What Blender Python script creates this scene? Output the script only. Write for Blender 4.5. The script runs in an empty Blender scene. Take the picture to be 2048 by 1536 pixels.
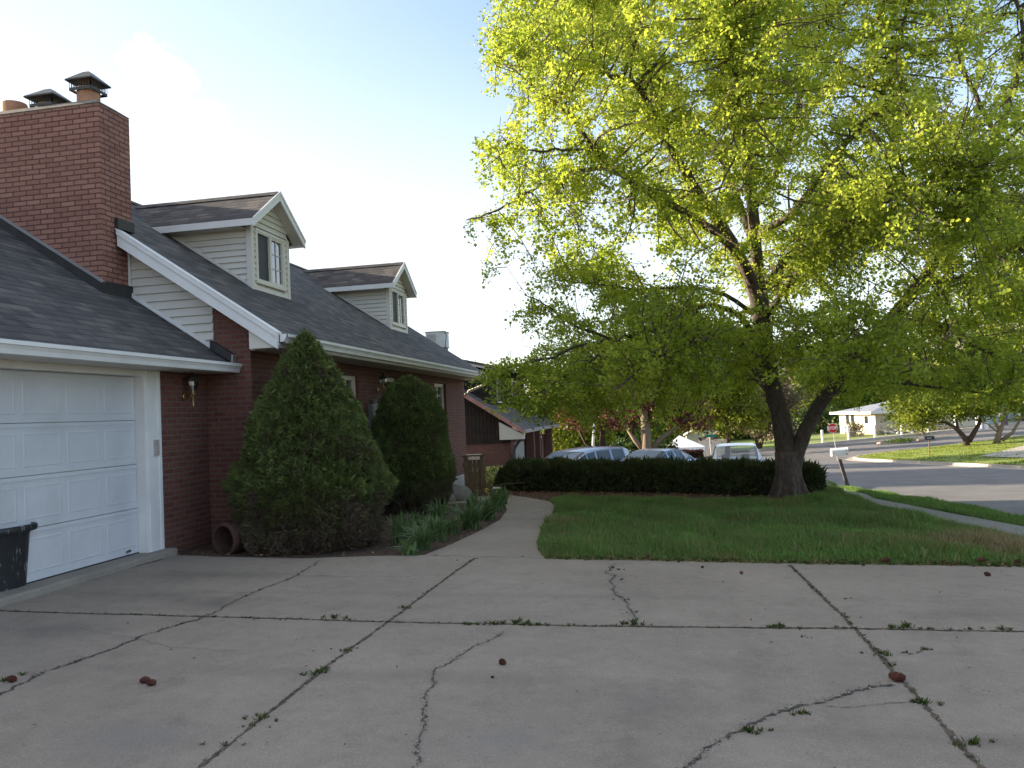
import bpy, bmesh, math, random
import numpy as np
from mathutils import Vector, Matrix
from mathutils.geometry import delaunay_2d_cdt

rng = np.random.default_rng(7)
random.seed(7)
scene = bpy.context.scene
COL = scene.collection

# ------------------------------------------------------------------ camera
FPX, CX, CY = 1600.0, 1024.0, 768.0            # focal length in pixels of a 2048 px wide frame
ROLL, VPX, VPY = 0.045, 1322.0, 815.0
_v1 = np.array([VPX - CX, -(VPY - CY), -FPX])
_p = np.array([_v1[0] - 1000, _v1[1] - 1000 * ROLL, -FPX])
_up = np.cross(_p, _v1); _up /= np.linalg.norm(_up)
if _up[1] < 0: _up = -_up
_yd = _v1 / np.linalg.norm(_v1)
_xd = np.cross(_yd, _up)
RC = np.array([_xd, _yd, _up])
CAM = np.array([0.0, 0.0, 1.6])
cam_data = bpy.data.cameras.new("camera")
cam = bpy.data.objects.new("camera", cam_data)
COL.objects.link(cam)
m = Matrix([list(RC[0]) + [CAM[0]], list(RC[1]) + [CAM[1]], list(RC[2]) + [CAM[2]], [0, 0, 0, 1]])
cam.matrix_world = m
cam_data.sensor_width = 36
cam_data.lens = FPX / 2048 * 36
cam_data.clip_start = 0.05
cam_data.clip_end = 6000
scene.camera = cam

def ray(u, v): return RC @ np.array([u - CX, -(v - CY), -FPX])
def onX(u, v, X): d = ray(u, v); return CAM + d * (X - CAM[0]) / d[0]
def onY(u, v, Y): d = ray(u, v); return CAM + d * (Y - CAM[1]) / d[1]
def sstep(a, b, x):
    t = np.clip((np.asarray(x, float) - a) / (b - a), 0, 1)
    return t * t * (3 - 2 * t)

# ------------------------------------------------------------------ lie of the land
def street_near(Y): return 6.6 - 0.084 * (np.asarray(Y, float) - 14.5)
def street_far(Y): return 15.4 - 0.146 * (np.asarray(Y, float) - 33.8)
def street_z(Y): 
    Y = np.asarray(Y, float)
    z = -0.65 - 0.04 * (Y - 14.5)
    return np.where(Y > 60, -2.47 - 0.53 * (1 - np.exp(-(Y - 60) * 0.04 / 0.53)), z)
def gz(X, Y):
    X = np.asarray(X, float); Y = np.asarray(Y, float)
    zs = street_z(np.clip(Y, 2.0, 400))
    zy = -0.016 * (np.clip(X, -6.4, 8) + 6.4) - 0.02 * np.clip(Y - 9, 0, 12)
    zy = zy + (zs - zy) * sstep(18.5, 26, Y)
    n = street_near(Y)
    w = sstep(-3.2, 0.4, X - n)
    z = zy + (zs - zy) * w
    fx = street_far(np.clip(Y, -30, 90))
    z = z + 0.04 * np.clip(X - fx, 0, 60)
    return z
def G(u, v, off=0.0):
    d = ray(u, v); lo, hi = 0.5, 400.0
    t = 1.0
    prev = 0.5
    for t in np.geomspace(1.0, 300, 900):
        p = CAM + d * (t / d[1])
        if p[2] < gz(p[0], p[1]) + off:
            lo, hi = prev, t
            for _ in range(30):
                mid = 0.5 * (lo + hi); p = CAM + d * (mid / d[1])
                if p[2] < gz(p[0], p[1]) + off: hi = mid
                else: lo = mid
            break
        prev = t
    return CAM + d * (hi / d[1])
def GP(pts): return [tuple(G(u, v)[:2]) for u, v in pts]

# ------------------------------------------------------------------ objects and tags
ORG = {}
def tag(o, label=None, cat=None, group=None, kind=None):
    if label: o["label"] = label
    if cat: o["category"] = cat
    if group: o["group"] = group
    if kind: o["kind"] = kind
    return o
def thing(name, label, cat, loc, group=None, rz=0.0):
    o = bpy.data.objects.new(name, None)
    o.empty_display_size = 0.2
    COL.objects.link(o)
    o.location = loc; o.rotation_euler = (0, 0, rz)
    ORG[o.name] = np.array(loc, float)
    return tag(o, label, cat, group)

class MB:
    """collects shapes, then links them as one mesh object"""
    def __init__(s): s.v = []; s.f = []
    def add(s, vs, fs):
        b = len(s.v); s.v += [tuple(map(float, q)) for q in vs]
        s.f += [tuple(b + i for i in q) for q in fs]; return s
    def box(s, x0, x1, y0, y1, z0, z1):
        if x0 > x1: x0, x1 = x1, x0
        if y0 > y1: y0, y1 = y1, y0
        if z0 > z1: z0, z1 = z1, z0
        return s.add([(x0,y0,z0),(x1,y0,z0),(x1,y1,z0),(x0,y1,z0),(x0,y0,z1),(x1,y0,z1),(x1,y1,z1),(x0,y1,z1)],
                     [(0,3,2,1),(4,5,6,7),(0,1,5,4),(1,2,6,5),(2,3,7,6),(3,0,4,7)])
    def prism(s, poly, axis, a0, a1):
        """polygon in the plane across `axis` pulled from a0 to a1 (x: (y,z), y: (x,z), z: (x,y))"""
        n = len(poly)
        def P(q, a): return (a, q[0], q[1]) if axis == 'x' else ((q[0], a, q[1]) if axis == 'y' else (q[0], q[1], a))
        vs = [P(q, a0) for q in poly] + [P(q, a1) for q in poly]
        fs = [tuple(range(n)), tuple(range(2*n-1, n-1, -1))] + [(i, i+n, (i+1) % n + n, (i+1) % n) for i in range(n)]
        return s.add(vs, fs)
    def tube(s, pts, rad, n=8, cap=True):
        pts = [Vector(p) for p in pts]
        if not hasattr(rad, '__len__'): rad = [rad] * len(pts)
        rings = []; ref = None
        for i, p in enumerate(pts):
            t = (pts[min(i+1, len(pts)-1)] - pts[max(i-1, 0)])
            t = t.normalized() if t.length > 1e-9 else Vector((0,0,1))
            if ref is None:
                ref = t.orthogonal().normalized()
            ref = (ref - t * ref.dot(t))
            ref = ref.normalized() if ref.length > 1e-6 else t.orthogonal().normalized()
            b = t.cross(ref)
            rings.append([p + (ref * math.cos(2*math.pi*k/n) + b * math.sin(2*math.pi*k/n)) * rad[i] for k in range(n)])
        vs = [q for r in rings for q in r]; fs = []
        for i in range(len(pts)-1):
            for k in range(n):
                fs.append((i*n+k, i*n+(k+1) % n, (i+1)*n+(k+1) % n, (i+1)*n+k))
        if cap:
            fs.append(tuple(range(n-1, -1, -1))); L = (len(pts)-1)*n; fs.append(tuple(range(L, L+n)))
        return s.add(vs, fs)
    def lathe(s, prof, c=(0,0,0), n=16, sx=1, sy=1):
        vs = []; fs = []
        for r, z in prof:
            for k in range(n):
                a = 2*math.pi*k/n
                vs.append((c[0]+r*sx*math.cos(a), c[1]+r*sy*math.sin(a), c[2]+z))
        for i in range(len(prof)-1):
            for k in range(n):
                fs.append((i*n+k, i*n+(k+1) % n, (i+1)*n+(k+1) % n, (i+1)*n+k))
        fs.append(tuple(range(n-1,-1,-1))); L = (len(prof)-1)*n; fs.append(tuple(range(L, L+n)))
        return s.add(vs, fs)
    def build(s, name, mat, parent=None, bevel=0, smooth=False, local=False):
        me = bpy.data.meshes.new(name)
        v = np.array(s.v, float).reshape(-1, 3)
        root = parent
        if parent is not None and not local:
            while root.parent is not None: root = root.parent
            v = v - ORG.get(root.name, np.zeros(3))
        me.from_pydata(v.tolist(), [], s.f)
        bm = bmesh.new(); bm.from_mesh(me)
        bmesh.ops.recalc_face_normals(bm, faces=bm.faces)
        bm.to_mesh(me); bm.free()
        me.materials.append(mat)
        if smooth: me.shade_smooth()
        o = bpy.data.objects.new(name, me); COL.objects.link(o)
        if parent is not None: o.parent = parent
        if bevel:
            b = o.modifiers.new("bevel", 'BEVEL'); b.width = bevel; b.segments = 2; b.limit_method = 'ANGLE'
        return o

def mesh_np(name, verts, faces, mat, parent=None, tint=None, smooth=False):
    """big meshes of equal-sized faces"""
    verts = np.asarray(verts, np.float32).reshape(-1, 3)
    if parent is not None:
        root = parent
        while root.parent is not None: root = root.parent
        verts = verts - ORG.get(root.name, np.zeros(3)).astype(np.float32)
    faces = np.asarray(faces, np.int32); M, k = faces.shape
    me = bpy.data.meshes.new(name)
    me.vertices.add(len(verts)); me.vertices.foreach_set("co", verts.ravel())
    me.loops.add(M * k); me.loops.foreach_set("vertex_index", faces.ravel())
    me.polygons.add(M); me.polygons.foreach_set("loop_start", np.arange(0, M * k, k, dtype=np.int32))
    me.update(calc_edges=True)
    if tint is not None:
        a = me.attributes.new("tint", 'FLOAT', 'FACE'); a.data.foreach_set("value", np.asarray(tint, np.float32))
    me.materials.append(mat)
    if smooth: me.shade_smooth()
    o = bpy.data.objects.new(name, me); COL.objects.link(o)
    if parent is not None: o.parent = parent
    return o

def inpoly(px, py, poly):
    px = np.asarray(px, float); py = np.asarray(py, float)
    r = np.zeros(px.shape, bool); n = len(poly)
    for i in range(n):
        x0, y0 = poly[i]; x1, y1 = poly[(i+1) % n]
        if y0 == y1: continue
        c = ((y0 > py) != (y1 > py)) & (px < (x1 - x0) * (py - y0) / (y1 - y0) + x0)
        r ^= c
    return r
def dense(poly, step):
    out = []
    for i in range(len(poly)):
        a = np.array(poly[i]); b = np.array(poly[(i+1) % len(poly)])
        k = max(1, int(np.linalg.norm(b - a) / step))
        out += [tuple(a + (b - a) * j / k) for j in range(k)]
    return out
def sheet(name, poly, step, off, mat, parent=None, skirt=0.0, rough=0.0):
    """a sheet of ground inside a plan polygon, draped over the land"""
    b = dense(poly, step); bx = np.array(b)
    gx, gy = np.meshgrid(np.arange(bx[:,0].min()+step/2, bx[:,0].max(), step), np.arange(bx[:,1].min()+step/2, bx[:,1].max(), step))
    gx = gx.ravel(); gy = gy.ravel(); k = inpoly(gx, gy, poly)
    pts = [Vector(q) for q in b] + [Vector(q) for q in zip(gx[k], gy[k])]
    n = len(b)
    v, e, f, *_ = delaunay_2d_cdt(pts, [], [list(range(n))], 1, 1e-5)
    co = np.array([[q.x, q.y] for q in v])
    z = gz(co[:,0], co[:,1]) + off
    if rough: z = z + rough * wob(co[:,0], co[:,1], 1.3)
    mb = MB(); mb.add(np.column_stack([co, z]), [tuple(q) for q in f])
    if skirt:
        top = [(q[0], q[1], float(gz(q[0], q[1]) + off)) for q in b]
        low = [(q[0], q[1], q[2] - skirt) for q in top]
        mb.add(top + low, [(i, (i+1) % n, (i+1) % n + n, i + n) for i in range(n)])
    o = mb.build(name, mat, parent)
    return o
_ph = rng.uniform(0, 6.28, (12,)); _dr = rng.uniform(0, 6.28, (12,))
def wob(x, y, s=1.0):
    """smooth pseudo-noise, about -1..1"""
    x = np.asarray(x, float) / s; y = np.asarray(y, float) / s
    r = 0
    for i in range(8):
        k = 1.0 * 1.45 ** (i % 5); c, q = math.cos(_dr[i]), math.sin(_dr[i])
        r = r + np.sin((x * c + y * q) * k * 2.1 + _ph[i] + 1.3 * np.sin((x * q - y * c) * k + _ph[i+3])) / (1 + 0.4 * (i % 5))
    return r / 3.2

# ------------------------------------------------------------------ materials
class NT:
    def __init__(s, name):
        s.m = bpy.data.materials.new(name); s.m.use_nodes = True
        s.t = s.m.node_tree; s.t.nodes.clear()
        s.out = s.t.nodes.new('ShaderNodeOutputMaterial')
    def n(s, typ, **kw):
        nd = s.t.nodes.new(typ)
        for k, v in kw.items():
            if k in nd.inputs: nd.inputs[k].default_value = v
            else: setattr(nd, k, v)
        return nd
    def l(s, a, b): s.t.links.new(a, b)
    def val(s, sock, x):
        if hasattr(x, 'is_linked') or hasattr(x, 'links'): s.l(x, sock)
        else: sock.default_value = x
    def math(s, op, a, b=0.0, clamp=False):
        nd = s.n('ShaderNodeMath', operation=op); nd.use_clamp = clamp
        s.val(nd.inputs[0], a); s.val(nd.inputs[1], b); return nd.outputs[0]
    def mix(s, f, a, b, mode='MIX'):
        nd = s.n('ShaderNodeMix', data_type='RGBA', blend_type=mode); 
        s.val(nd.inputs[0], f); s.val(nd.inputs[6], a); s.val(nd.inputs[7], b); return nd.outputs[2]
    def ramp(s, f, stops, interp='LINEAR'):
        nd = s.n('ShaderNodeValToRGB'); cr = nd.color_ramp; cr.interpolation = interp
        while len(cr.elements) < len(stops): cr.elements.new(0.5)
        for e, (p, c) in zip(cr.elements, stops):
            e.position = p; e.color = c if len(c) == 4 else (*c, 1)
        s.l(f, nd.inputs[0]); return nd.outputs[0]
    def noise(s, scale, detail=4, rough=0.55, vec=None, dist=0.0):
        nd = s.n('ShaderNodeTexNoise', Scale=scale, Detail=detail, Roughness=rough, Distortion=dist)
        if vec is not None: s.l(vec, nd.inputs['Vector'])
        return nd.outputs['Fac']
    def pos(s): return s.n('ShaderNodeNewGeometry').outputs['Position']
    def obj(s): return s.n('ShaderNodeTexCoord').outputs['Object']
    def bump(s, h, strength=0.3, dist=0.01, prev=None):
        nd = s.n('ShaderNodeBump', Strength=strength, Distance=dist); s.l(h, nd.inputs['Height'])
        if prev is not None: s.l(prev, nd.inputs['Normal'])
        return nd.outputs[0]
    def bsdf(s, color, rough=0.8, bump=None, spec=0.3, metal=0.0, **kw):
        b = s.n('ShaderNodeBsdfPrincipled')
        s.val(b.inputs['Base Color'], color if not isinstance(color, tuple) or len(color) == 4 else (*color, 1))
        s.val(b.inputs['Roughness'], rough); b.inputs['Specular IOR Level'].default_value = spec
        s.val(b.inputs['Metallic'], metal)
        for k, v in kw.items(): b.inputs[k.replace('_', ' ')].default_value = v
        if bump is not None: s.l(bump, b.inputs['Normal'])
        s.l(b.outputs[0], s.out.inputs[0]); return b

def c4(c): return (*c, 1)
def plain(name, col, rough=0.6, var=0.12, scale=6, bump=0.1, spec=0.3, metal=0.0, dirt=0.0, bscale=40):
    """paint, wood, metal: a colour with soft unevenness, fine bump and some grime"""
    t = NT(name); p = t.obj()
    n = t.noise(scale, 5, 0.6, p)
    lo = tuple(max(0, q * (1 - var)) for q in col); hi = tuple(min(1, q * (1 + var)) for q in col)
    c = t.ramp(n, [(0.3, lo), (0.7, hi)])
    if dirt:
        d = t.noise(scale * 0.35, 8, 0.7, p)
        c = t.mix(t.math('MULTIPLY', t.ramp(d, [(0.5, (0,0,0)), (0.75, (1,1,1))]), dirt), c, c4((0.10, 0.085, 0.065)))
    r = t.math('ADD', t.math('MULTIPLY', n, 0.2), rough - 0.1)
    t.bsdf(c, r, t.bump(t.noise(bscale, 3, 0.6, p), bump, 0.004), spec, metal)
    return t.m

def wall_uv(t):
    """(run along the wall, height) in metres for any upright wall"""
    g = t.n('ShaderNodeNewGeometry'); s = t.n('ShaderNodeSeparateXYZ'); t.l(g.outputs['Position'], s.inputs[0])
    nn = t.n('ShaderNodeSeparateXYZ'); t.l(g.outputs['True Normal'], nn.inputs[0])
    ax = t.math('GREATER_THAN', t.math('ABSOLUTE', nn.outputs[0]), t.math('ABSOLUTE', nn.outputs[1]))
    m = t.n('ShaderNodeMix', data_type='FLOAT'); t.l(ax, m.inputs[0]); t.l(s.outputs[0], m.inputs[2]); t.l(s.outputs[1], m.inputs[3])
    return m.outputs[0], s.outputs[2]
def brick_mat(name, c1, c2, mortar, seed=0.0, msize=0.011):
    t = NT(name); u, z = wall_uv(t)
    cb = t.n('ShaderNodeCombineXYZ'); t.l(t.math('ADD', u, seed), cb.inputs[0]); t.l(z, cb.inputs[1])
    # a little waviness so courses are not ruler-straight
    wv = t.n('ShaderNodeVectorMath', operation='ADD'); t.l(cb.outputs[0], wv.inputs[0])
    nz = t.n('ShaderNodeTexNoise', Scale=3.0); t.l(cb.outputs[0], nz.inputs['Vector'])
    sc = t.n('ShaderNodeVectorMath', operation='SCALE'); sc.inputs['Scale'].default_value = 0.008; t.l(nz.outputs['Color'], sc.inputs[0]); t.l(sc.outputs[0], wv.inputs[1])
    b = t.n('ShaderNodeTexBrick', Scale=1.0); b.offset = 0.5
    for k, v in (('Mortar Size', msize), ('Mortar Smooth', 0.3), ('Bias', 0.0), ('Brick Width', 0.222), ('Row Height', 0.073)): b.inputs[k].default_value = v
    b.inputs['Color1'].default_value = c4(c1); b.inputs['Color2'].default_value = c4(c2); b.inputs['Mortar'].default_value = c4(mortar)
    t.l(wv.outputs[0], b.inputs['Vector'])
    p = t.pos(); n = t.noise(28, 5, 0.7, p); n2 = t.noise(1.3, 5, 0.6, p)
    c = t.mix(0.55, b.outputs['Color'], t.ramp(n, [(0.25, (0.45,0.42,0.42)), (0.75, (1.0,0.96,0.94))]), 'MULTIPLY')
    c = t.mix(t.math('MULTIPLY', t.ramp(n2, [(0.45, (0,0,0)), (0.8, (1,1,1))]), 0.35), c, c4((c1[0]*0.6, c1[1]*0.62, c1[2]*0.66)))
    h = t.math('ADD', t.math('MULTIPLY', b.outputs['Fac'], -1.0), t.math('MULTIPLY', n, 0.35))
    t.bsdf(c, 0.85, t.bump(h, 0.8, 0.008), 0.25)
    return t.m
def shingle_mat(name, c1, c2, c3):
    t = NT(name); u, z = wall_uv(t)
    v = t.math('MULTIPLY', z, 1.79)
    cb = t.n('ShaderNodeCombineXYZ'); t.l(u, cb.inputs[0]); t.l(v, cb.inputs[1])
    wn = t.n('ShaderNodeVectorMath', operation='ADD'); nz = t.n('ShaderNodeTexNoise', Scale=1.7, Detail=3)
    t.l(cb.outputs[0], nz.inputs['Vector'])
    sc = t.n('ShaderNodeVectorMath', operation='SCALE'); sc.inputs['Scale'].default_value = 0.03; t.l(nz.outputs['Color'], sc.inputs[0])
    t.l(cb.outputs[0], wn.inputs[0]); t.l(sc.outputs[0], wn.inputs[1])
    def bt(w, h, ms, off):
        b = t.n('ShaderNodeTexBrick', Scale=1.0); b.offset = off; b.offset_frequency = 2
        for k, q in (('Mortar Size', ms), ('Mortar Smooth', 0.2), ('Brick Width', w), ('Row Height', h)): b.inputs[k].default_value = q
        b.inputs['Color1'].default_value = (0,0,0,1); b.inputs['Color2'].default_value = (1,1,1,1); b.inputs['Mortar'].default_value = (0.0,0.0,0.0,1)
        t.l(wn.outputs[0], b.inputs['Vector']); return b
    a = bt(0.33, 0.142, 0.006, 0.37); a2 = bt(0.21, 0.142, 0.0, 0.61)
    mixed = t.math('ADD', t.math('MULTIPLY', a.outputs['Color'], 0.55), t.math('MULTIPLY', a2.outputs['Color'], 0.45))
    c = t.ramp(mixed, [(0.1, c1), (0.5, c2), (0.95, c3)])
    p = t.pos(); g = t.noise(160, 3, 0.7, p); pt = t.noise(0.9, 5, 0.6, p)
    c = t.mix(0.5, c, t.ramp(g, [(0.3, (0.5,0.5,0.52)), (0.7, (1,1,1))]), 'MULTIPLY')
    c = t.mix(t.math('MULTIPLY', pt, 0.2), c, c4(c2))
    fr = t.math('FRACT', t.math('DIVIDE', v, 0.142))
    edge = t.math('LESS_THAN', fr, 0.10)
    c = t.mix(t.math('MULTIPLY', edge, 0.65), c, (0.012,0.012,0.014,1))
    h = t.math('ADD', t.math('MULTIPLY', t.math('SUBTRACT', 1.0, fr), 1.6), t.math('ADD', t.math('MULTIPLY', mixed, 0.5), t.math('MULTIPLY', g, 0.25)))
    t.bsdf(c, 0.9, t.bump(h, 0.7, 0.012), 0.2)
    return t.m
def concrete_mat(name, base, speck=1.0, stains=(), tintvar=0.12):
    t = NT(name); p = t.pos()
    n1 = t.noise(0.7, 7, 0.62, p); n2 = t.noise(9, 6, 0.7, p); n3 = t.noise(110, 3, 0.7, p); n4 = t.noise(34, 4, 0.75, p)
    lo = tuple(q * (1 - tintvar) for q in base); hi = tuple(q * (1 + tintvar) for q in base)
    c = t.ramp(n1, [(0.3, lo), (0.7, hi)])
    c = t.mix(0.5, c, t.ramp(n2, [(0.25, (0.72,0.72,0.73)), (0.75, (1.12,1.11,1.09))]), 'MULTIPLY')
    n5 = t.noise(2.6, 9, 0.72, p)
    c = t.mix(0.55 * speck, c, t.ramp(n5, [(0.30, (0.70,0.69,0.68)), (0.48, (1,1,1)), (0.75, (1.10,1.09,1.07))]), 'MULTIPLY')
    v2 = t.n('ShaderNodeTexVoronoi', Scale=13.0); t.l(p, v2.inputs['Vector']); s2 = t.n('ShaderNodeSeparateColor'); t.l(v2.outputs['Color'], s2.inputs[0])
    c = t.mix(t.math('MULTIPLY', t.math('MULTIPLY', t.math('LESS_THAN', v2.outputs['Distance'], t.math('MULTIPLY', s2.outputs[1], 0.16)), t.math('GREATER_THAN', s2.outputs[0], 0.80)), 0.45 * speck), c, (0.10,0.09,0.08,1))
    c = t.mix(0.6 * speck, c, t.ramp(n3, [(0.3, (0.55,0.55,0.56)), (0.5, (1,1,1)), (0.74, (1.35,1.34,1.3))]), 'MULTIPLY')
    c = t.mix(t.math('MULTIPLY', t.ramp(n4, [(0.62, (0,0,0)), (0.72, (1,1,1))]), 0.22 * speck), c, (0.5, 0.49, 0.46, 1))
    vo = t.n('ShaderNodeTexVoronoi', Scale=60.0); t.l(p, vo.inputs['Vector'])
    peb = t.math('LESS_THAN', vo.outputs['Distance'], 0.16)
    sp = t.n('ShaderNodeSeparateColor'); t.l(vo.outputs['Color'], sp.inputs[0])
    c = t.mix(t.math('MULTIPLY', t.math('MULTIPLY', peb, t.math('GREATER_THAN', sp.outputs[0], 0.86)), 0.7 * speck), c, (0.55,0.54,0.52,1))
    c = t.mix(t.math('MULTIPLY', t.math('MULTIPLY', peb, t.math('LESS_THAN', sp.outputs[0], 0.09)), 0.6 * speck), c, (0.08,0.075,0.07,1))
    for (x, y, rx, ry, amt, col) in stains:
        mp = t.n('ShaderNodeMapping', vector_type='TEXTURE'); t.l(p, mp.inputs[0]); mp.inputs['Location'].default_value = (x, y, 0); mp.inputs['Scale'].default_value = (rx, ry, 50)
        ln = t.n('ShaderNodeVectorMath', operation='LENGTH'); t.l(mp.outputs[0], ln.inputs[0])
        f = t.math('SUBTRACT', 1.0, t.math('ADD', ln.outputs['Value'], t.math('MULTIPLY', t.math('SUBTRACT', t.noise(3.1, 6, 0.65, p), 0.5), 1.7)), clamp=True)
        c = t.mix(t.math('MULTIPLY', f, amt), c, c4(col))
    h = t.math('ADD', t.math('MULTIPLY', n3, 0.5), t.math('ADD', n2, t.math('MULTIPLY', n4, 0.6)))
    t.bsdf(c, 0.9, t.bump(h, 0.35, 0.006), 0.2)
    return t.m
def leaf_mat(name, stops, trans=0.45, rough=0.55, spec=0.25, tr_gain=1.0):
    """foliage: colour by each leaf's own tint, lets light through"""
    t = NT(name); a = t.n('ShaderNodeAttribute', attribute_name='tint'); a.attribute_type = 'GEOMETRY'
    c = t.ramp(a.outputs['Fac'], stops)
    b = t.bsdf(c, rough, None, spec)
    if trans > 0:
        tr = t.n('ShaderNodeBsdfTranslucent')
        c2 = t.mix(1.0, c, (1.14 * tr_gain, 1.12 * tr_gain, 0.8 * tr_gain, 1), 'MULTIPLY')
        t.l(c2, tr.inputs['Color'])
        mx = t.n('ShaderNodeMixShader'); mx.inputs[0].default_value = trans
        t.l(b.outputs[0], mx.inputs[1]); t.l(tr.outputs[0], mx.inputs[2]); t.l(mx.outputs[0], t.out.inputs[0])
    return t.m
def bark_mat(name, c1, c2, scale=1.0):
    t = NT(name); p = t.obj()
    mp = t.n('ShaderNodeMapping'); mp.inputs['Scale'].default_value = (9*scale, 9*scale, 2.2*scale); t.l(p, mp.inputs[0])
    n = t.noise(3.0, 8, 0.7, mp.outputs[0], 0.6); n2 = t.noise(1.1, 4, 0.6, p)
    c = t.ramp(n, [(0.35, c1), (0.65, c2)]); c = t.mix(0.5, c, t.ramp(n2, [(0.3, (0.6,0.6,0.6)), (0.7, (1.15,1.12,1.1))]), 'MULTIPLY')
    t.bsdf(c, 0.9, t.bump(n, 0.9, 0.03), 0.2); return t.m
def glass_mat(name, tint=(0.02,0.025,0.03), through=0.0, rough=0.02, spec=0.9, ior=1.52):
    t = NT(name)
    b = t.bsdf(tint, rough, t.bump(t.noise(1.6, 2, 0.5, t.obj()), 0.03, 0.02), spec)
    b.inputs['IOR'].default_value = ior
    if through > 0:
        tr = t.n('ShaderNodeBsdfTransparent'); tr.inputs[0].default_value = (0.75,0.82,0.82,1)
        gl = t.n('ShaderNodeBsdfGlossy'); gl.inputs['Roughness'].default_value = rough
        gl.inputs['Color'].default_value = (0.95, 0.97, 1, 1)
        mx = t.n('ShaderNodeMixShader'); mx.inputs[0].default_value = 1 - through
        t.l(tr.outputs[0], mx.inputs[1]); t.l(gl.outputs[0], mx.inputs[2]); t.l(mx.outputs[0], t.out.inputs[0])
    return t.m
def paint_mat(name, col, rough=0.3, metal=0.3, dust=0.15):
    t = NT(name); p = t.obj(); n = t.noise(2.5, 6, 0.65, p)
    c = t.mix(t.math('MULTIPLY', n, dust), c4(col), (0.35, 0.33, 0.30, 1))
    b = t.bsdf(c, t.math('ADD', t.math('MULTIPLY', n, 0.15), rough - 0.05), None, 0.5, metal)
    b.inputs['Coat Weight'].default_value = 0.6; b.inputs['Coat Roughness'].default_value = 0.08
    return t.m

M = {}
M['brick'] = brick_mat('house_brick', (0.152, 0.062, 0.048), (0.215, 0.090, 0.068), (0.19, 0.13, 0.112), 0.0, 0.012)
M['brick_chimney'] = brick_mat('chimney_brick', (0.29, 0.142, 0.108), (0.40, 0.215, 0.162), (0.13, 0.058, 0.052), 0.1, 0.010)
M['brick_far'] = brick_mat('neighbour_brick', (0.17, 0.082, 0.065), (0.22, 0.105, 0.08), (0.15, 0.10, 0.09), 0.3)
M['shingle'] = shingle_mat('asphalt_shingle', (0.055, 0.055, 0.058), (0.092, 0.091, 0.093), (0.165, 0.153, 0.142))
M['shingle_dormer'] = shingle_mat('dormer_shingle', (0.06, 0.055, 0.055), (0.105, 0.094, 0.089), (0.19, 0.160, 0.140))
M['shingle_far'] = shingle_mat('neighbour_shingle', (0.085, 0.077, 0.073), (0.12, 0.11, 0.104), (0.17, 0.155, 0.145))
M['white'] = plain('white_trim_paint', (0.74, 0.73, 0.72), 0.5, 0.06, 3, 0.06, dirt=0.10)
M['siding'] = plain('grey_white_siding', (0.66, 0.63, 0.575), 0.55, 0.05, 2.5, 0.05, dirt=0.10)
M['door_white'] = plain('garage_door_paint', (0.59, 0.60, 0.64), 0.42, 0.05, 1.1, 0.03, dirt=0.26)
M['soffit'] = plain('cream_soffit', (0.60, 0.57, 0.50), 0.6, 0.06, 3)
M['frame'] = plain('cream_window_frame', (0.66, 0.62, 0.54), 0.45, 0.05, 4)
M['darkmetal'] = plain('dark_flashing', (0.045, 0.043, 0.042), 0.5, 0.25, 6, 0.15, 0.4, 0.3)
M['blackmetal'] = plain('black_cap_metal', (0.055, 0.055, 0.05), 0.45, 0.2, 8, 0.1, 0.4, 0.5)
M['terracotta'] = plain('terracotta', (0.43, 0.22, 0.13), 0.85, 0.18, 7, 0.2, dirt=0.3)
M['mortar'] = plain('mortar_crown', (0.20, 0.165, 0.14), 0.9, 0.3, 9, 0.4)
M['foundation'] = plain('foundation_concrete', (0.48, 0.45, 0.40), 0.9, 0.12, 3, 0.3, dirt=0.2)
M['glass'] = glass_mat('window_glass', (0.03,0.04,0.05), 0.0, 0.02, 0.9, 2.3)
M['screen'] = plain('dark_window_screen', (0.05, 0.055, 0.06), 0.6, 0.3, 60, 0.1)
M['brass'] = plain('old_brass', (0.42, 0.28, 0.12), 0.4, 0.25, 12, 0.1, 0.5, 0.8)
M['lampglass'] = glass_mat('lamp_glass', (0.10, 0.10, 0.09), 0.72)
M['greybox'] = plain('grey_box_paint', (0.24, 0.24, 0.24), 0.5, 0.1, 4)
M['dirt'] = plain('dirt', (0.075, 0.052, 0.036), 0.95, 0.35, 14, 0.6)
M['jointdirt'] = plain('joint_dirt', (0.105, 0.080, 0.060), 0.95, 0.4, 20, 0.6)
M['crackdirt'] = plain('crack_dirt', (0.085, 0.075, 0.066), 0.95, 0.4, 30, 0.6)
M['mulch'] = plain('leaf_mulch', (0.085, 0.05, 0.036), 0.95, 0.5, 26, 0.9, bscale=25)
M['lawnbase'] = plain('turf', (0.065, 0.085, 0.03), 0.95, 0.4, 7, 0.6)
M['farlawn'] = plain('sunny_turf', (0.20, 0.245, 0.045), 0.95, 0.30, 1.1, 0.8, bscale=14)  # turf colour brightened so the far lawns look more sunlit
M['earth'] = plain('earth', (0.10, 0.085, 0.05), 0.95, 0.4, 0.5, 0.5)
M['wood'] = plain('weathered_wood', (0.17, 0.12, 0.075), 0.85, 0.3, 9, 0.4)
M['darkwood'] = plain('dark_board_siding', (0.040, 0.030, 0.026), 0.85, 0.35, 5, 0.4)
M['pinkwood'] = plain('faded_red_fascia', (0.42, 0.22, 0.19), 0.7, 0.15, 4)
M['rock'] = plain('boulder', (0.17, 0.16, 0.15), 0.9, 0.3, 4, 0.8, bscale=12)
M['galv'] = plain('galvanised', (0.42, 0.42, 0.42), 0.45, 0.12, 5, 0.1, 0.5, 0.6)
M['blackplastic'] = plain('black_plastic', (0.022, 0.024, 0.028), 0.42, 0.3, 4, 0.06, 0.45, dirt=0.08)
M['redsign'] = plain('stop_red', (0.55, 0.02, 0.03), 0.4, 0.06, 5)
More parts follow.
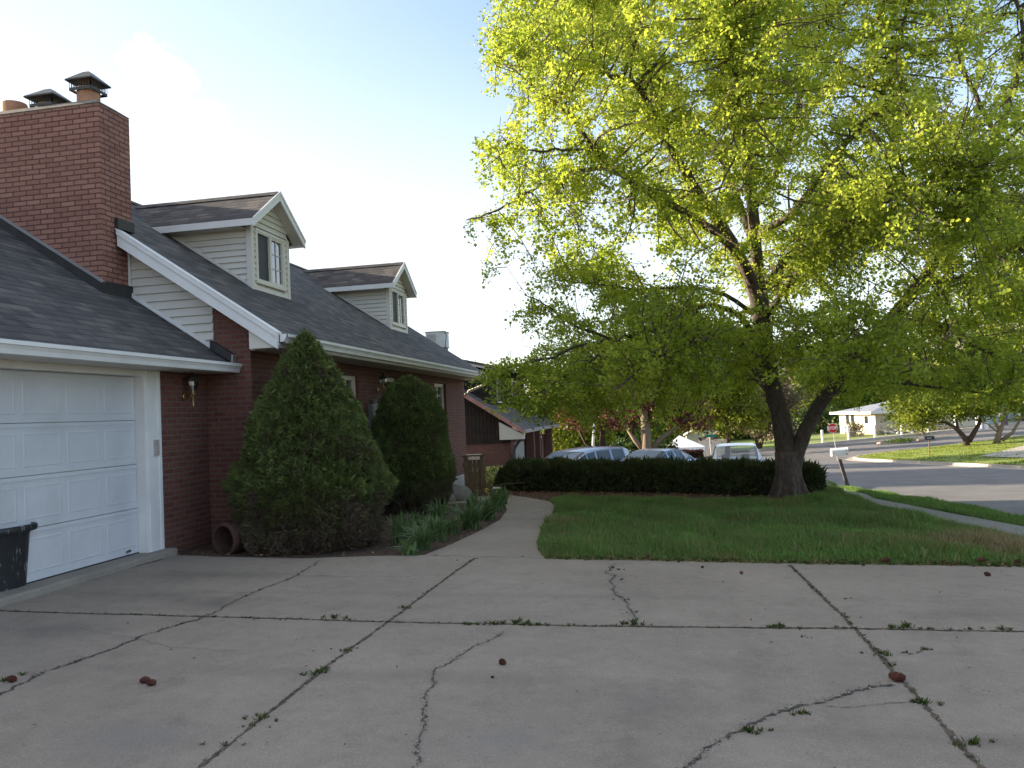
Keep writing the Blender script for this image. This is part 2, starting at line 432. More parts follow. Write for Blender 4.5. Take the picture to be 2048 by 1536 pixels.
M['signwhite'] = plain('sign_white', (0.85, 0.85, 0.85), 0.4, 0.02, 5)
M['signgreen'] = plain('sign_green', (0.02, 0.18, 0.12), 0.4, 0.05, 5)
M['asphalt'] = concrete_mat('asphalt', (0.18, 0.168, 0.16), 0.7, (), 0.16)
M['sidewalk'] = concrete_mat('sidewalk_concrete', (0.28, 0.252, 0.22), 0.7)
M['curb'] = concrete_mat('curb_concrete', (0.42, 0.37, 0.31), 0.6)
M['cone'] = plain('pine_cone', (0.12, 0.042, 0.030), 0.8, 0.85, 110, 0.8)
M['bark'] = bark_mat('grey_bark', (0.055, 0.042, 0.036), (0.15, 0.12, 0.105))
M['twig'] = bark_mat('twig_bark', (0.08, 0.06, 0.045), (0.19, 0.145, 0.11), 3)
M['barkpale'] = bark_mat('pale_bark', (0.20, 0.15, 0.10), (0.36, 0.28, 0.20), 1.5)
M['barkdark'] = bark_mat('dark_bark', (0.05, 0.032, 0.028), (0.12, 0.08, 0.07), 1.5)
M['maple'] = leaf_mat('maple_leaf', [(0.0, (0.14, 0.20, 0.028)), (0.5, (0.26, 0.315, 0.048)), (1.0, (0.42, 0.425, 0.085))], 0.5, 0.6, 0.12, 1.9)
M['spruce'] = leaf_mat('spruce_needle', [(0.0, (0.15, 0.11, 0.09)), (0.22, (0.12, 0.095, 0.062)), (0.45, (0.102, 0.112, 0.045)), (0.8, (0.118, 0.165, 0.048)), (1.0, (0.20, 0.24, 0.075))], 0.15, 0.7, 0.1)
M['yew'] = leaf_mat('dark_hedge_leaf', [(0.0, (0.058, 0.050, 0.030)), (0.4, (0.054, 0.068, 0.028)), (0.8, (0.082, 0.106, 0.038)), (1.0, (0.17, 0.19, 0.055))], 0.15, 0.7, 0.1)
M['grassblade'] = leaf_mat('grass_blade', [(0.0, (0.32, 0.25, 0.15)), (0.25, (0.23, 0.21, 0.09)), (0.5, (0.118, 0.19, 0.052)), (0.8, (0.145, 0.265, 0.065)), (1.0, (0.28, 0.35, 0.11))], 0.35, 0.7, 0.12)
M['weed'] = leaf_mat('weed_leaf', [(0.0, (0.13, 0.10, 0.05)), (0.35, (0.065, 0.085, 0.026)), (0.8, (0.055, 0.10, 0.022)), (1.0, (0.10, 0.14, 0.04))], 0.3, 0.7, 0.12)
M['strap'] = leaf_mat('strap_leaf', [(0.0, (0.24, 0.21, 0.09)), (0.2, (0.075, 0.12, 0.045)), (1.0, (0.125, 0.195, 0.08))], 0.3, 0.45)
M['yellow'] = plain('yellow_petal', (0.65, 0.48, 0.03), 0.6)
M['litter'] = leaf_mat('dry_leaf', [(0.0, (0.10, 0.045, 0.03)), (0.6, (0.20, 0.10, 0.055)), (1.0, (0.34, 0.24, 0.14))], 0.1, 0.8)
M['leaf_yellow'] = leaf_mat('yellow_green_leaf', [(0.0, (0.10, 0.14, 0.015)), (0.5, (0.19, 0.23, 0.022)), (1.0, (0.30, 0.31, 0.035))], 0.45)
M['leaf_green'] = leaf_mat('mid_green_leaf', [(0.0, (0.035, 0.065, 0.012)), (0.5, (0.065, 0.12, 0.018)), (1.0, (0.13, 0.18, 0.028))], 0.4)
M['leaf_dark'] = leaf_mat('dark_green_leaf', [(0.0, (0.022, 0.045, 0.014)), (0.5, (0.038, 0.075, 0.017)), (1.0, (0.075, 0.12, 0.025))], 0.3)
M['leaf_purple'] = leaf_mat('purple_leaf', [(0.0, (0.055, 0.026, 0.026)), (0.6, (0.13, 0.050, 0.040)), (1.0, (0.26, 0.11, 0.05))], 0.35)
M['leaf_brown'] = leaf_mat('bare_twig_haze', [(0.0, (0.10, 0.075, 0.055)), (0.6, (0.19, 0.15, 0.10)), (1.0, (0.22, 0.23, 0.08))], 0.2)
# ------------------------------------------------------------------ the ground and everything laid on it
xs = np.unique(np.concatenate([np.arange(-16, 20, 0.6), np.linspace(-400, -16, 40), np.linspace(20, 90, 36), np.linspace(90, 600, 26)]))
ys = np.unique(np.concatenate([np.arange(-6, 34, 0.6), np.linspace(-60, -6, 14), np.linspace(34, 110, 60), np.linspace(110, 900, 36)]))
X, Y = np.meshgrid(xs, ys); Z = gz(X, Y) - 0.11
Z -= 0.12 * sstep(-0.8, 0.3, X - street_near(Y)) * (1 - sstep(-0.3, 0.8, X - street_far(np.clip(Y, -30, 90)))) * (Y < 75)
nx, ny = len(xs), len(ys)
idx = np.arange(nx * ny).reshape(ny, nx)
Z -= 0.16 * sstep(46, 54, Y)
F = np.stack([idx[:-1,:-1], idx[:-1,1:], idx[1:,1:], idx[1:,:-1]], -1).reshape(-1, 4)
o = mesh_np('ground', np.stack([X, Y, Z], -1), F, M['earth'], smooth=True); tag(o, kind='structure')

lawn_edge = GP([(1090,1117),(1300,1121),(1580,1127),(2048,1133),(2270,1136)])
walk_right = GP([(1090,1117),(1078,1102),(1074,1085),(1084,1058),(1104,1030),(1113,1013),(1098,1003),(1060,996)])
walk_left = GP([(1006,1004),(1014,1020),(1000,1040),(960,1062),(905,1088),(850,1110)])
J1 = [(-60,1220),(400,1234),(810,1246),(1250,1254),(1650,1257),(2100,1264)]
J2 = [(400,1536),(680,1315),(950,1117)]
J3 = [(1580,1130),(1700,1248),(1830,1390),(1960,1536)]

# driveway: one sheet of slabs from the garage to the lawn, with its joints and cracks
g1 = lawn_edge[0]
drive_poly = [(-6.36, -5.0), (11.0, -5.0), (6.6, 3.0), (6.4, 8.3)] + lawn_edge[::-1][:-1] + [g1, walk_left[-1], tuple(G(740,1112)[:2]), tuple(G(600,1117)[:2]), tuple(G(420,1113)[:2]), (-6.38, 9.45)]
stains = []
for u, v, rx, ry, a, c in [(1290,1400,0.62,0.40,0.45,(0.13,0.12,0.11)), (1420,1330,0.5,0.22,0.35,(0.14,0.13,0.12)), (1080,1300,0.45,0.25,0.4,(0.20,0.18,0.15)), (300,1190,1.1,0.35,0.5,(0.12,0.108,0.092)), (420,1150,1.1,0.30,0.55,(0.12,0.11,0.095)), (120,1260,0.6,0.3,0.5,(0.13,0.12,0.11)), (250,1480,0.5,0.35,0.4,(0.17,0.165,0.16)),(1000,1480,0.5,0.3,0.35,(0.18,0.175,0.17)),(700,1210,0.8,0.25,0.3,(0.16,0.145,0.13))]:
    q = G(u, v); stains.append((float(q[0]), float(q[1]), rx, ry, a, c))
stains += [(-2.0, 5.05, 3.2, 0.16, 0.30, (0.12, 0.11, 0.10)), (-1.2, 7.35, 3.6, 0.15, 0.28, (0.12, 0.11, 0.10)), (1.2, 4.4, 2.2, 0.13, 0.25, (0.12, 0.11, 0.10)), (-4.2, 6.9, 0.55, 0.35, 0.5, (0.09, 0.08, 0.07)), (2.4, 6.9, 0.7, 0.25, 0.3, (0.14, 0.12, 0.10))]
M['concrete'] = concrete_mat('driveway_concrete', (0.288, 0.244, 0.202), 1.0, stains)
drive = sheet('driveway', drive_poly, 0.35, 0.0, M['concrete'], skirt=0.12); tag(drive, kind='structure')
ORG[drive.name] = np.zeros(3)
wl = walk_left; wr = walk_right
# the walkway curves off the driveway towards the front door
walk_poly = [wr[0]] + wr[1:] + GP([(1018,990)]) + [(-5.55, 16.7), (-5.55, 15.7)] + wl
walk = sheet('walkway', walk_poly, 0.3, 0.004, M['concrete'], skirt=0.1); tag(walk, kind='structure')

def ribbon(pts, width, jit, wjit, off, step=0.06, seed=0):
    r = np.random.default_rng(seed); P = [np.array(q) for q in pts]; out = []
    for a, b in zip(P[:-1], P[1:]):
        k = max(1, int(np.linalg.norm(b - a) / step))
        out += [a + (b - a) * j / k for j in range(k)]
    out.append(P[-1]); out = np.array(out); n = len(out)
    d = np.gradient(out, axis=0); d /= np.maximum(np.linalg.norm(d, axis=1)[:, None], 1e-9)
    nrm = np.column_stack([-d[:,1], d[:,0]])
    walkn = np.cumsum(r.normal(0, jit * 0.5, n)); walkn -= np.linspace(walkn[0], walkn[-1], n); walkn += r.normal(0, jit * 0.35, n)
    w = width * (1 + wjit * r.uniform(-1, 1, n)) * 0.5
    c = out + nrm * walkn[:, None]
    L = c + nrm * w[:, None]; R = c - nrm * w[:, None]
    V = np.zeros((2 * n, 3)); V[:n,:2] = L; V[n:,:2] = R; V[:,2] = gz(V[:,0], V[:,1]) + off
    return V, [(i, i + 1, n + i + 1, n + i) for i in range(n - 1)], c
mbj, mbc = MB(), MB(); joint_lines = []
for k, (line, w) in enumerate([(J1, 0.024), (J2, 0.020), (J3, 0.025), ([(-60,1222),(100,1178),(325,1119)], 0.03)]):
    q = GP(line)
    if line is J2: q = [(q[0][0] - 0.03, 1.0)] + q
    if line is J3: q = q + [(q[-1][0] + 0.1, 1.2)]
    V, Fc, c = ribbon(q, w, 0.004, 0.75, 0.004, 0.035, k); mbj.add(V, Fc); joint_lines.append(c)
crack_px = [([(-10,1400),(90,1345),(190,1310),(300,1270),(400,1238)], 0.020), ([(400,1238),(450,1215),(530,1178),(600,1150),(640,1122)], 0.013),
            ([(1232,1129),(1216,1146),(1238,1150),(1222,1176),(1248,1196),(1266,1216),(1280,1235),(1262,1252)], 0.012),
            ([(830,1545),(845,1470),(868,1390),(880,1350),(920,1312),(965,1290),(1010,1265)], 0.010),
            ([(1350,1550),(1420,1500),(1500,1460),(1580,1430),(1650,1410),(1720,1386),(1785,1370)], 0.020),
            ([(1650,1412),(1730,1413),(1840,1404)], 0.006), ([(600,1152),(760,1154),(905,1150)], 0.008), ([(1815,1309),(1836,1307),(1852,1298)], 0.012),
            ([(160,1258),(330,1290),(480,1303)], 0.004), ([(1210,1170),(1330,1166),(1500,1160)], 0.003)]
crack_lines = []
for k, (line, w) in enumerate(crack_px):
    V, Fc, c = ribbon(GP(line), w * .75, 0.014, 0.95, 0.0045, 0.022, 20 + k); mbc.add(V, Fc); crack_lines.append(c)
mbj.build('slab_joint', M['jointdirt'], drive); mbc.build('crack', M['crackdirt'], drive)

# concrete sill in front of the garage door
mb = MB(); mb.box(-6.6, -6.22, 3.2, 9.43, -0.2, 0.075); apron = mb.build('garage_sill', M['sidewalk'], None, 0.02)
tag(apron, kind='structure')

# flower bed and mulch bed
bed_poly = [(-6.38, 9.4)] + GP([(420,1113),(600,1117),(740,1112)]) + wl[::-1] + [(-5.6, 15.8), (-5.66, 10.5), (-6.38, 10.45)]
o = sheet('flower_bed', bed_poly, 0.3, -0.012, M['dirt'], rough=0.012); tag(o, kind='structure')
mulch_poly = GP([(1020,992),(1060,996),(1098,1003),(1140,994),(1300,998),(1480,1003),(1560,1006),(1640,988),(1664,972)]) + [(3.6, 20.5), (-4.2, 22.0), (-5.6, 22.5), (-5.6, 16.9)]
o = sheet('mulch_bed', mulch_poly, 0.4, -0.015, M['mulch'], rough=0.02); tag(o, kind='structure')

# front lawn, pavement, grass strip, street
sw_l = GP([(2276,1137),(2048,1080),(1880,1043),(1760,1012),(1690,990),(1650,974)])
sw_r = GP([(2300,1112),(2048,1053),(1880,1022),(1750,997),(1690,978),(1655,968)])
lawn_poly = lawn_edge + [sw_l[0]] + sw_l[1:] + GP([(1640,988),(1560,1006),(1480,1003),(1300,998),(1140,994),(1098,1003)]) + walk_right[:-2][::-1][:-1]
o = sheet('lawn', lawn_poly, 0.35, -0.02, M['lawnbase'], rough=0.02); tag(o, kind='structure')
def beyond(a, b, d):   # carry a line on past b
    a = np.array(a); b = np.array(b); return tuple(b + (b - a) / np.linalg.norm(b - a) * d)
sw_poly = sw_l + [beyond(sw_l[-2], sw_l[-1], 6)] + [beyond(sw_r[-2], sw_r[-1], 6)] + sw_r[::-1]
o = sheet('sidewalk', sw_poly, 0.4, 0.003, M['sidewalk'], skirt=0.1); tag(o, kind='structure')
strip_out = [(float(street_near(y)) - 0.08, y) for y in np.linspace(9.5, 29, 12)]
strip_poly = sw_r + [beyond(sw_r[-2], sw_r[-1], 6)] + strip_out[::-1]
o = sheet('grass_strip', strip_poly, 0.4, 0.0, M['lawnbase'], rough=0.02); tag(o, kind='structure')
st_poly = [(float(street_near(y)), y) for y in np.linspace(-4, 66, 30)] + [(float(street_near(66)) - 60, 52.0), (float(street_near(66)) - 60, 64.0), (8, 78)]
st_poly += [(26, 86.5), (50, 100), (50, 88), (30, 72.6), (19, 64.5), (13.6, 60.5), (float(street_far(56)) + .3, 57.0)] + [(float(street_far(y)), y) for y in np.linspace(54, -4, 26)]
o = sheet('street', st_poly, 1.0, -0.12, M['asphalt']); tag(o, kind='structure')
# pale seam lines and patches of old tar in the street
mb = MB()
for k, (pts, w) in enumerate([([(1700,934),(1800,930),(1900,925),(2040,921)], 0.12), ([(1790,958),(1850,960)], 0.08), ([(1800,984),(1830,979)], 0.05)]):
    V, Fc, c = ribbon(GP(pts), w, 0.01, 0.4, -0.112, 0.3, 60 + k); mb.add(V, Fc)
o = mb.build('street_seam', M['curb']); tag(o, kind='structure')
# kerbs with their gutter pans
def kerb(name, line, side, top=0.02, pan=0.45):
    mb = MB(); n = len(line); P = np.array(line); d = np.gradient(P, axis=0); d /= np.linalg.norm(d, axis=1)[:, None]
    nr = np.column_stack([-d[:,1], d[:,0]]) * side
    def row(o_, h): q = P + nr * o_; return np.column_stack([q, gz(P[:,0], P[:,1]) + h])
    rows = [row(-0.16, -0.3), row(-0.16, top), row(-0.02, top), row(0.02, -0.105), row(pan, -0.112), row(pan, -0.3)]
    V = np.concatenate(rows); Fc = [(r * n + i, r * n + i + 1, (r + 1) * n + i + 1, (r + 1) * n + i) for r in range(5) for i in range(n - 1)]
    mb.add(V, Fc); o = mb.build(name, M['curb']); tag(o, kind='structure'); return o
kerb('kerb', [(float(street_near(y)), y) for y in np.linspace(9, 60, 80)], -1)
far_line = [(float(street_far(y)), y) for y in np.linspace(8, 54, 60)] + [(float(street_far(56)) + .3, 57.0), (13.6, 60.5), (19, 64.5), (30, 72.6), (50, 88)]
kerb('kerb', far_line, 1)
kerb('kerb', [(8, 78.0), (26, 86.5), (50, 100)], -1, 0.1)
mb = MB()
# corner lawn across the street, rising to the right
cl = [(float(street_far(y)) + .15, y) for y in np.linspace(8, 54, 30)] + [(float(street_far(56)) + .5, 56.9), (13.9, 60.2), (19, 64.2), (30, 72.3), (50, 87.7), (120, 90), (120, 8)]
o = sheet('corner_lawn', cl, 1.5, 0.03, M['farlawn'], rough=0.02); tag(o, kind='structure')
drv = GP([(2048,893),(2400,840),(2400,890),(2048,918),(1960,915)])
o = sheet('far_driveway', drv, 1.0, 0.07, M['curb']); tag(o, kind='structure')
fl = [(8, 79.6), (26, 88.2), (50, 101.8), (120, 140), (60, 190), (-60, 190), (-60, 66), (-40, 68)]
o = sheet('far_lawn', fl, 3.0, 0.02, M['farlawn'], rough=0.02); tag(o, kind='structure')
pw = [(8.2, 78.4), (26.1, 86.9), (50, 100.4), (50, 101.7), (26, 88.1), (8, 79.5)]
o = sheet('far_pavement', pw, 1.0, 0.08, M['curb']); tag(o, kind='structure')
pad = [(-9.0, 25.0), (5.0, 24.5), (4.3, 33.5), (-5.5, 36.0)]
o = sheet('neighbour_driveway', pad, 0.8, 0.0, M['sidewalk']); tag(o, kind='structure')
# hills on the horizon
mb = MB(); hx = np.linspace(-200, 1500, 60); V = []; 
for i, x in enumerate(hx):
    h = 62 + 26 * math.sin(i * 0.5) + 18 * math.sin(i * 1.3 + 1) + 9 * math.sin(i * 2.9)
    h *= float(sstep(-100, 500, x))
    V += [(x, 1500 - x * 0.35, -10), (x, 1750 - x * 0.35, h * 1.9), (x, 2200 - x * 0.35, h * 0.4)]
o = mb.add(V, [(3*i+j, 3*i+j+1, 3*i+j+4, 3*i+j+3) for i in range(59) for j in range(2)]).build('hills', plain('hill_scrub', (0.16, 0.15, 0.13), 0.95, 0.25, 0.01, 0.0), smooth=True); tag(o, kind='structure')

# ------------------------------------------------------------------ the brick house
house = thing('brick_house', 'red brick house with attached garage, big chimney and two white dormers', 'house', (-9.7, 13.0, 0.0))
XE, ZE, SL = -5.13, 2.87, 0.675                    # eave edge of the main roof and its pitch
XR = -9.7; ZR = ZE + SL * (XE - XR)
XF = -5.70; YG, YB = 10.5, 23.0                    # front wall, near gable, far gable
def zr(x): return ZE + SL * (XE - x) if x > XR else ZR - SL * (XR - x)
def wall_grid(mb, x0, x1, ys_, zs_, holes):
    """front wall between x0 and x1 in cells, leaving the window openings out"""
    for ya, yb in zip(ys_[:-1], ys_[1:]):
        for za, zb in zip(zs_[:-1], zs_[1:]):
            ym, zm = (ya + yb) / 2, (za + zb) / 2
            if any(h[0] < ym < h[1] and h[2] < zm < h[3] for h in holes): continue
            mb.box(x0, x1, ya, yb, za, zb)
HO = [(13.05, 14.62, 0.95, 2.47), (15.95, 17.0, -0.02, 2.52), (19.88, 20.98, 1.55, 2.50)]
mb = MB()
yss = sorted({YG + 0.25, YB} | {h[0] for h in HO} | {h[1] for h in HO}); zss = sorted({-0.06, 2.69} | {h[2] for h in HO} | {h[3] for h in HO} - {-0.02}); 
HO2 = [(h[0], h[1], max(h[2], -0.06), h[3]) for h in HO]
zss = sorted({-0.06, 2.69, 0.95, 2.47, 2.52, 1.55, 2.50})
wall_grid(mb, XF - 0.25, XF, yss, zss, HO2)
mb.prism([(-6.26, -0.1), (XF, -0.1), (XF, zr(XF) - 0.17), (-6.26, zr(-6.26) - 0.17)], 'y', YG, YG + 0.25)     # brick corner of the near gable
mb.prism([(-13.7, -0.06), (XF - 0.25, -0.06), (XF - 0.25, 2.7), (XR, ZR - 0.2), (-13.7, 2.7)], 'y', YB - 0.25, YB)   # far gable
mb.box(-13.7, -13.45, YG + 0.25, YB - 0.25, -0.06, 2.6)
mb.prism([(-13.7, -0.06), (-6.26, -0.06), (-6.26, 2.6), (-13.7, 2.6)], 'y', YG + 0.02, YG + 0.24)
mb.box(-6.65, -6.40, 9.36, 10.498, -0.2, 2.37)      # brick beside the garage door
mb.box(-6.65, -6.40, 2.9, 4.0, -0.2, 2.37)
mb.box(-6.62, -6.45, 4.0, 9.36, 2.36, 2.40)
mb.box(-13.6, -6.65, 2.9, 3.15, -0.2, 2.37)
wall = mb.build('wall', M['brick'], house)
tag(wall)
mb = MB(); mb.box(-13.72, XF + 0.025, YG + 0.3, YB + 0.02, -1.6, -0.065); mb.build('foundation', M['foundation'], house)
# dark rooms behind the panes
mb = MB(); mb.box(-7.6, -6.4, 11.2, 22.6, 0.0, 2.6)
# siding of the near gable above the garage roof: laid in courses
mb = MB(); z = 2.62
while z < 4.4:
    z1 = z + 0.122
    xr = -6.262; xl = -7.60
    xmax = min(xr, XE - (z1 + 0.12 - ZE) / SL + 0.04)
    if xmax > xl + 0.05:
        mb.add([(xl, YG - 0.034, z), (xmax, YG - 0.034, z), (xmax, YG - 0.004, z1), (xl, YG - 0.004, z1), (xl, YG + 0.02, z), (xmax, YG + 0.02, z), (xmax, YG + 0.02, z1), (xl, YG + 0.02, z1)],
               [(0,1,2,3), (4,7,6,5), (0,4,5,1), (3,2,6,7), (0,3,7,4), (1,5,6,2)])
    z = z1
mb.build('gable_siding', M['siding'], house)
# main roof
mb = MB(); T = 0.09; YA, YZ = 10.2, 23.28
mb.prism([(XE, ZE), (XR, ZR), (XR, ZR - T), (XE, ZE - T)], 'y', YA, YZ)
mb.prism([(XR, ZR), (2*XR - XE, ZE), (2*XR - XE, ZE - T), (XR, ZR - T)], 'y', YA + 0.004, YZ - 0.004)
mb.prism([(XR + 0.16, ZR - 0.085), (XR, ZR + 0.03), (XR - 0.16, ZR - 0.085)], 'y', YA + 0.01, YZ - 0.01)
roof = mb.build('roof', M['shingle'], house)
mb = MB()
def rake(y0, y1, xa, xb, h0, h1): mb.prism([(xa, zr(xa) - h0), (xb, zr(xb) - h0), (xb, zr(xb) - h1), (xa, zr(xa) - h1)], 'y', y0, y1)  # overhead veil is out of view, added to whiten the ambient light
rake(YA - 0.035, YA + 0.0, XE + 0.01, -7.53, 0.0, 0.225)
rake(YA - 0.055, YA - 0.036, XE + 0.015, -7.53, -0.012, 0.062)
_far = MB(); _far.prism([(XE + 0.01, zr(XE + .01)), (XR, ZR), (XR, ZR - .22), (XE + 0.01, zr(XE + .01) - .22)], 'y', YZ, YZ + 0.03); _far.build('fascia', M['white'], house)
for x0 in (0,):   # white metal drip edge
    rake(YA - 0.06, YA + 0.10, XE + 0.02, -7.54, -0.016, -0.004)
mb.build('fascia', M['white'], house)
# boxed eave return at the near gable, and the soffits
mb = MB()
mb.prism([(-5.555, 2.665), (XE + 0.0, 2.665), (XE + 0.0, 2.80), (-5.555, zr(-5.555) - 0.10)], 'y', YA + 0.002, YG - 0.004)
mb.build('eave_return', M['soffit'], house)
mb = MB()
mb.box(XF + 0.002, XE, YG - 0.002, YZ - 0.01, 2.675, 2.692)
mb.prism([(XF - 0.04, zr(XF - 0.04) - 0.115), (-7.54, zr(-7.54) - 0.115), (-7.54, zr(-7.54) - 0.10), (XF - 0.04, zr(XF - 0.04) - 0.10)], 'y', YA + 0.002, YG - 0.024)
mb.box(-6.40, -5.98, 3.0, 10.46, 2.368, 2.384)
mb.build('soffit', M['soffit'], house)
def gutter(name, x, y0, y1, ztop, mat):
    p = [(x, ztop - 0.125), (x + 0.075, ztop - 0.125), (x + 0.088, ztop - 0.08), (x + 0.11, ztop - 0.045), (x + 0.125, ztop - 0.04), (x + 0.125, ztop), (x + 0.112, ztop), (x + 0.112, ztop - 0.03), (x + 0.07, ztop - 0.105), (x + 0.012, ztop - 0.11), (x + 0.012, ztop - 0.005), (x, ztop - 0.005)]
    mb = MB(); mb.prism(p, 'y', y0, y1)
    for y in (y0 + 0.002, y1 - 0.002): mb.prism([p[0], p[1], p[2], p[3], p[4], p[5], (x, ztop)], 'y', y - 0.002, y + 0.002)
    return mb.build(name, mat, house)
mb = MB(); mb.box(XE - 0.02, XE + 0.012, YA, YZ, 2.692, 2.86); mb.build('fascia', M['white'], house)
gutter('gutter', XE + 0.014, YA + 0.02, YZ + 0.02, 2.845, M['white'])
# downspout at the far end: elbow back to the wall
mb = MB(); mb.tube([(XE + 0.08, 23.12, 2.72), (XE + 0.08, 23.12, 2.58), (XE + 0.02, 23.12, 2.50), (XF + 0.12, 23.1, 2.34), (XF + 0.09, 23.1, 2.26)], [0.042] * 5, 10)
mb.tube([(XF + 0.09, 23.06, 2.26), (XF - 0.1, 23.12, 2.20)], 0.04, 8)
mb.build('downspout', M['soffit'], house, smooth=True)
# garage roof
GX, GZ, GS = -5.96, 2.50, 0.66
GR = -9.9; GRZ = GZ + GS * (GX - GR)
mb = MB(); mb.prism([(GX, GZ), (GR, GRZ), (GR, GRZ - 0.08), (GX, GZ - 0.08)], 'y', 2.75, YG - 0.025)
mb.prism([(GR, GRZ), (2*GR - GX, GZ), (2*GR - GX, GZ - 0.08), (GR, GRZ - 0.08)], 'y', 2.754, YG - 0.03)
mb.build('garage_roof', M['shingle'], house)
mb = MB(); mb.box(GX - 0.03, GX + 0.0, 2.75, YG - 0.03, 2.385, 2.49); mb.build('fascia', M['white'], house)
gutter('gutter', GX + 0.003, 2.7, YG + 0.10, 2.492, M['white'])
mb = MB()   # trim board where the siding meets the garage roof, and the metal kick-out at its foot
def gr(x): return GZ + GS * (GX - x)
mb.prism([(-6.25, gr(-6.25) + 0.02), (-7.58, gr(-7.58) + 0.02), (-7.58, gr(-7.58) + 0.085), (-6.25, gr(-6.25) + 0.085)], 'y', YG - 0.055, YG - 0.036)
mb.prism([(-7.575, 3.58), (-7.535, 3.60), (-7.535, 4.25), (-7.575, 4.27)], 'y', YG - 0.055, YG - 0.036)
mb.build('siding_trim', M['white'], house)
mb = MB()
mb.prism([(-6.27, gr(-6.27) + 0.015), (-5.93, gr(-5.93) + 0.03), (-5.93, gr(-5.93) + 0.15), (-6.27, gr(-6.27) + 0.145)], 'y', YG - 0.10, YG - 0.012)
mb.build('roof_flashing', M['darkmetal'], house)
mb = MB(); mb.prism([(-5.945, gr(-5.93) + 0.03), (-5.925, gr(-5.93) + 0.03), (-5.915, gr(-5.93) + 0.13), (-5.935, gr(-5.93) + 0.15)], 'y', YG - 0.105, YG - 0.01); mb.build('flashing_end', M['galv'], house)

# chimney
CXR, CXL, CYF, CYB, CT = -7.57, -10.05, 9.9, 10.56, 6.24
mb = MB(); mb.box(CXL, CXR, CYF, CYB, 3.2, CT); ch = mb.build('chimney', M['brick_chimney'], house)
mb = MB(); mb.box(CXL + 0.0, CXR - 0.002, CYF + 0.004, CYB - 0.004, CT, CT + 0.015)
mb.add([(CXL-.01,CYF-.01,CT+.015),(CXR+.01,CYF-.01,CT+.015),(CXR+.01,CYB+.01,CT+.015),(CXL-.01,CYB+.01,CT+.015),(CXL+.1,CYF+.12,CT+.12),(CXR-.14,CYF+.12,CT+.12),(CXR-.14,CYB-.12,CT+.12),(CXL+.1,CYB-.12,CT+.12)],
       [(0,3,2,1),(4,5,6,7),(0,1,5,4),(1,2,6,5),(2,3,7,6),(3,0,4,7)])
mb.build('mortar_crown', M['mortar'], ch)
def flue(xc, yc, r, zt, capz=None, capr=0.30):
    mb = MB(); mb.lathe([(r * 1.0, 0), (r * 1.0, zt - 0.01), (r * 0.97, zt), (r * 0.8, zt), (r * 0.8, zt - 0.1)], (xc, yc, CT + 0.08), 20)
    mb.build('flue_pot', M['terracotta'], ch, smooth=False)
    if capz:
        z0 = CT + 0.08 + zt; mb = MB()
        # square pitched lid on a mesh skirt
        zl = CT + capz
        for s in (-1, 1):
            mb.box(xc - r * 1.12, xc + r * 1.12, yc + s * r * 1.12 - .006, yc + s * r * 1.12 + .006, z0 - 0.07, z0 - 0.03)
            mb.box(xc + s * r * 1.12 - .006, xc + s * r * 1.12 + .006, yc - r * 1.12, yc + r * 1.12, z0 - 0.07, z0 - 0.03)
        k = 9
        for i in range(k + 1):
            a = -r * 1.12 + 2 * r * 1.12 * i / k
            for s in (-1, 1):
                mb.box(xc + a - .003, xc + a + .003, yc + s * r * 1.12 - .003, yc + s * r * 1.12 + .003, z0 - 0.03, zl + 0.01)
                mb.box(xc + s * r * 1.12 - .003, xc + s * r * 1.12 + .003, yc + a - .003, yc + a + .003, z0 - 0.03, zl + 0.01)
        mb.add([(xc-capr,yc-capr,zl),(xc+capr,yc-capr,zl),(xc+capr,yc+capr,zl),(xc-capr,yc+capr,zl),(xc-.05,yc-.05,zl+.15),(xc+.05,yc-.05,zl+.15),(xc+.05,yc+.05,zl+.15),(xc-.05,yc+.05,zl+.15),
                (xc-capr,yc-capr,zl-.02),(xc+capr,yc-capr,zl-.02),(xc+capr,yc+capr,zl-.02),(xc-capr,yc+capr,zl-.02)],
               [(4,5,6,7),(0,1,5,4),(1,2,6,5),(2,3,7,6),(3,0,4,7),(8,9,1,0),(9,10,2,1),(10,11,3,2),(11,8,0,3),(8,11,10,9)])
        mb.build('chimney_cap', M['blackmetal'], ch)
flue(-7.98, 10.23, 0.155, 0.30, 0.47, 0.215)
flue(-8.62, 10.23, 0.165, 0.13, 0.29, 0.24)
flue(-9.22, 10.23, 0.17, 0.22)
mb = MB()   # lead and tar round the chimney foot
mb.prism([(CXR + 0.03, gr(CXR) - 0.05), (CXL, gr(CXL) - 0.05), (CXL, gr(CXL) + 0.13), (CXR + 0.03, gr(CXR) + 0.11)], 'y', CYF - 0.07, CYF - 0.004)
mb.prism([(CYF - 0.06, gr(CXR) - 0.05), (YG - 0.02, gr(CXR) - 0.05), (YG - 0.02, gr(CXR) + 0.16), (CYF - 0.06, gr(CXR) + 0.13)], 'x', CXR + 0.004, CXR + 0.05)
mb.build('chimney_flashing', M['darkmetal'], ch)
mb = MB(); mb.prism([(CXR + 0.04, gr(CXR) + 0.115), (CXL, gr(CXL) + 0.135), (CXL, gr(CXL) + 0.165), (CXR + 0.04, gr(CXR) + 0.145)], 'y', CYF - 0.085, CYF - 0.003); mb.build('chimney_flashing', M['greybox'], ch)
mb = MB(); mb.box(CXR + .003, CXR + 0.06, 10.17, 10.54, zr(CXR) + 0.0, zr(CXR) + 0.15); mb.build('roof_flashing', M['darkmetal'], house)

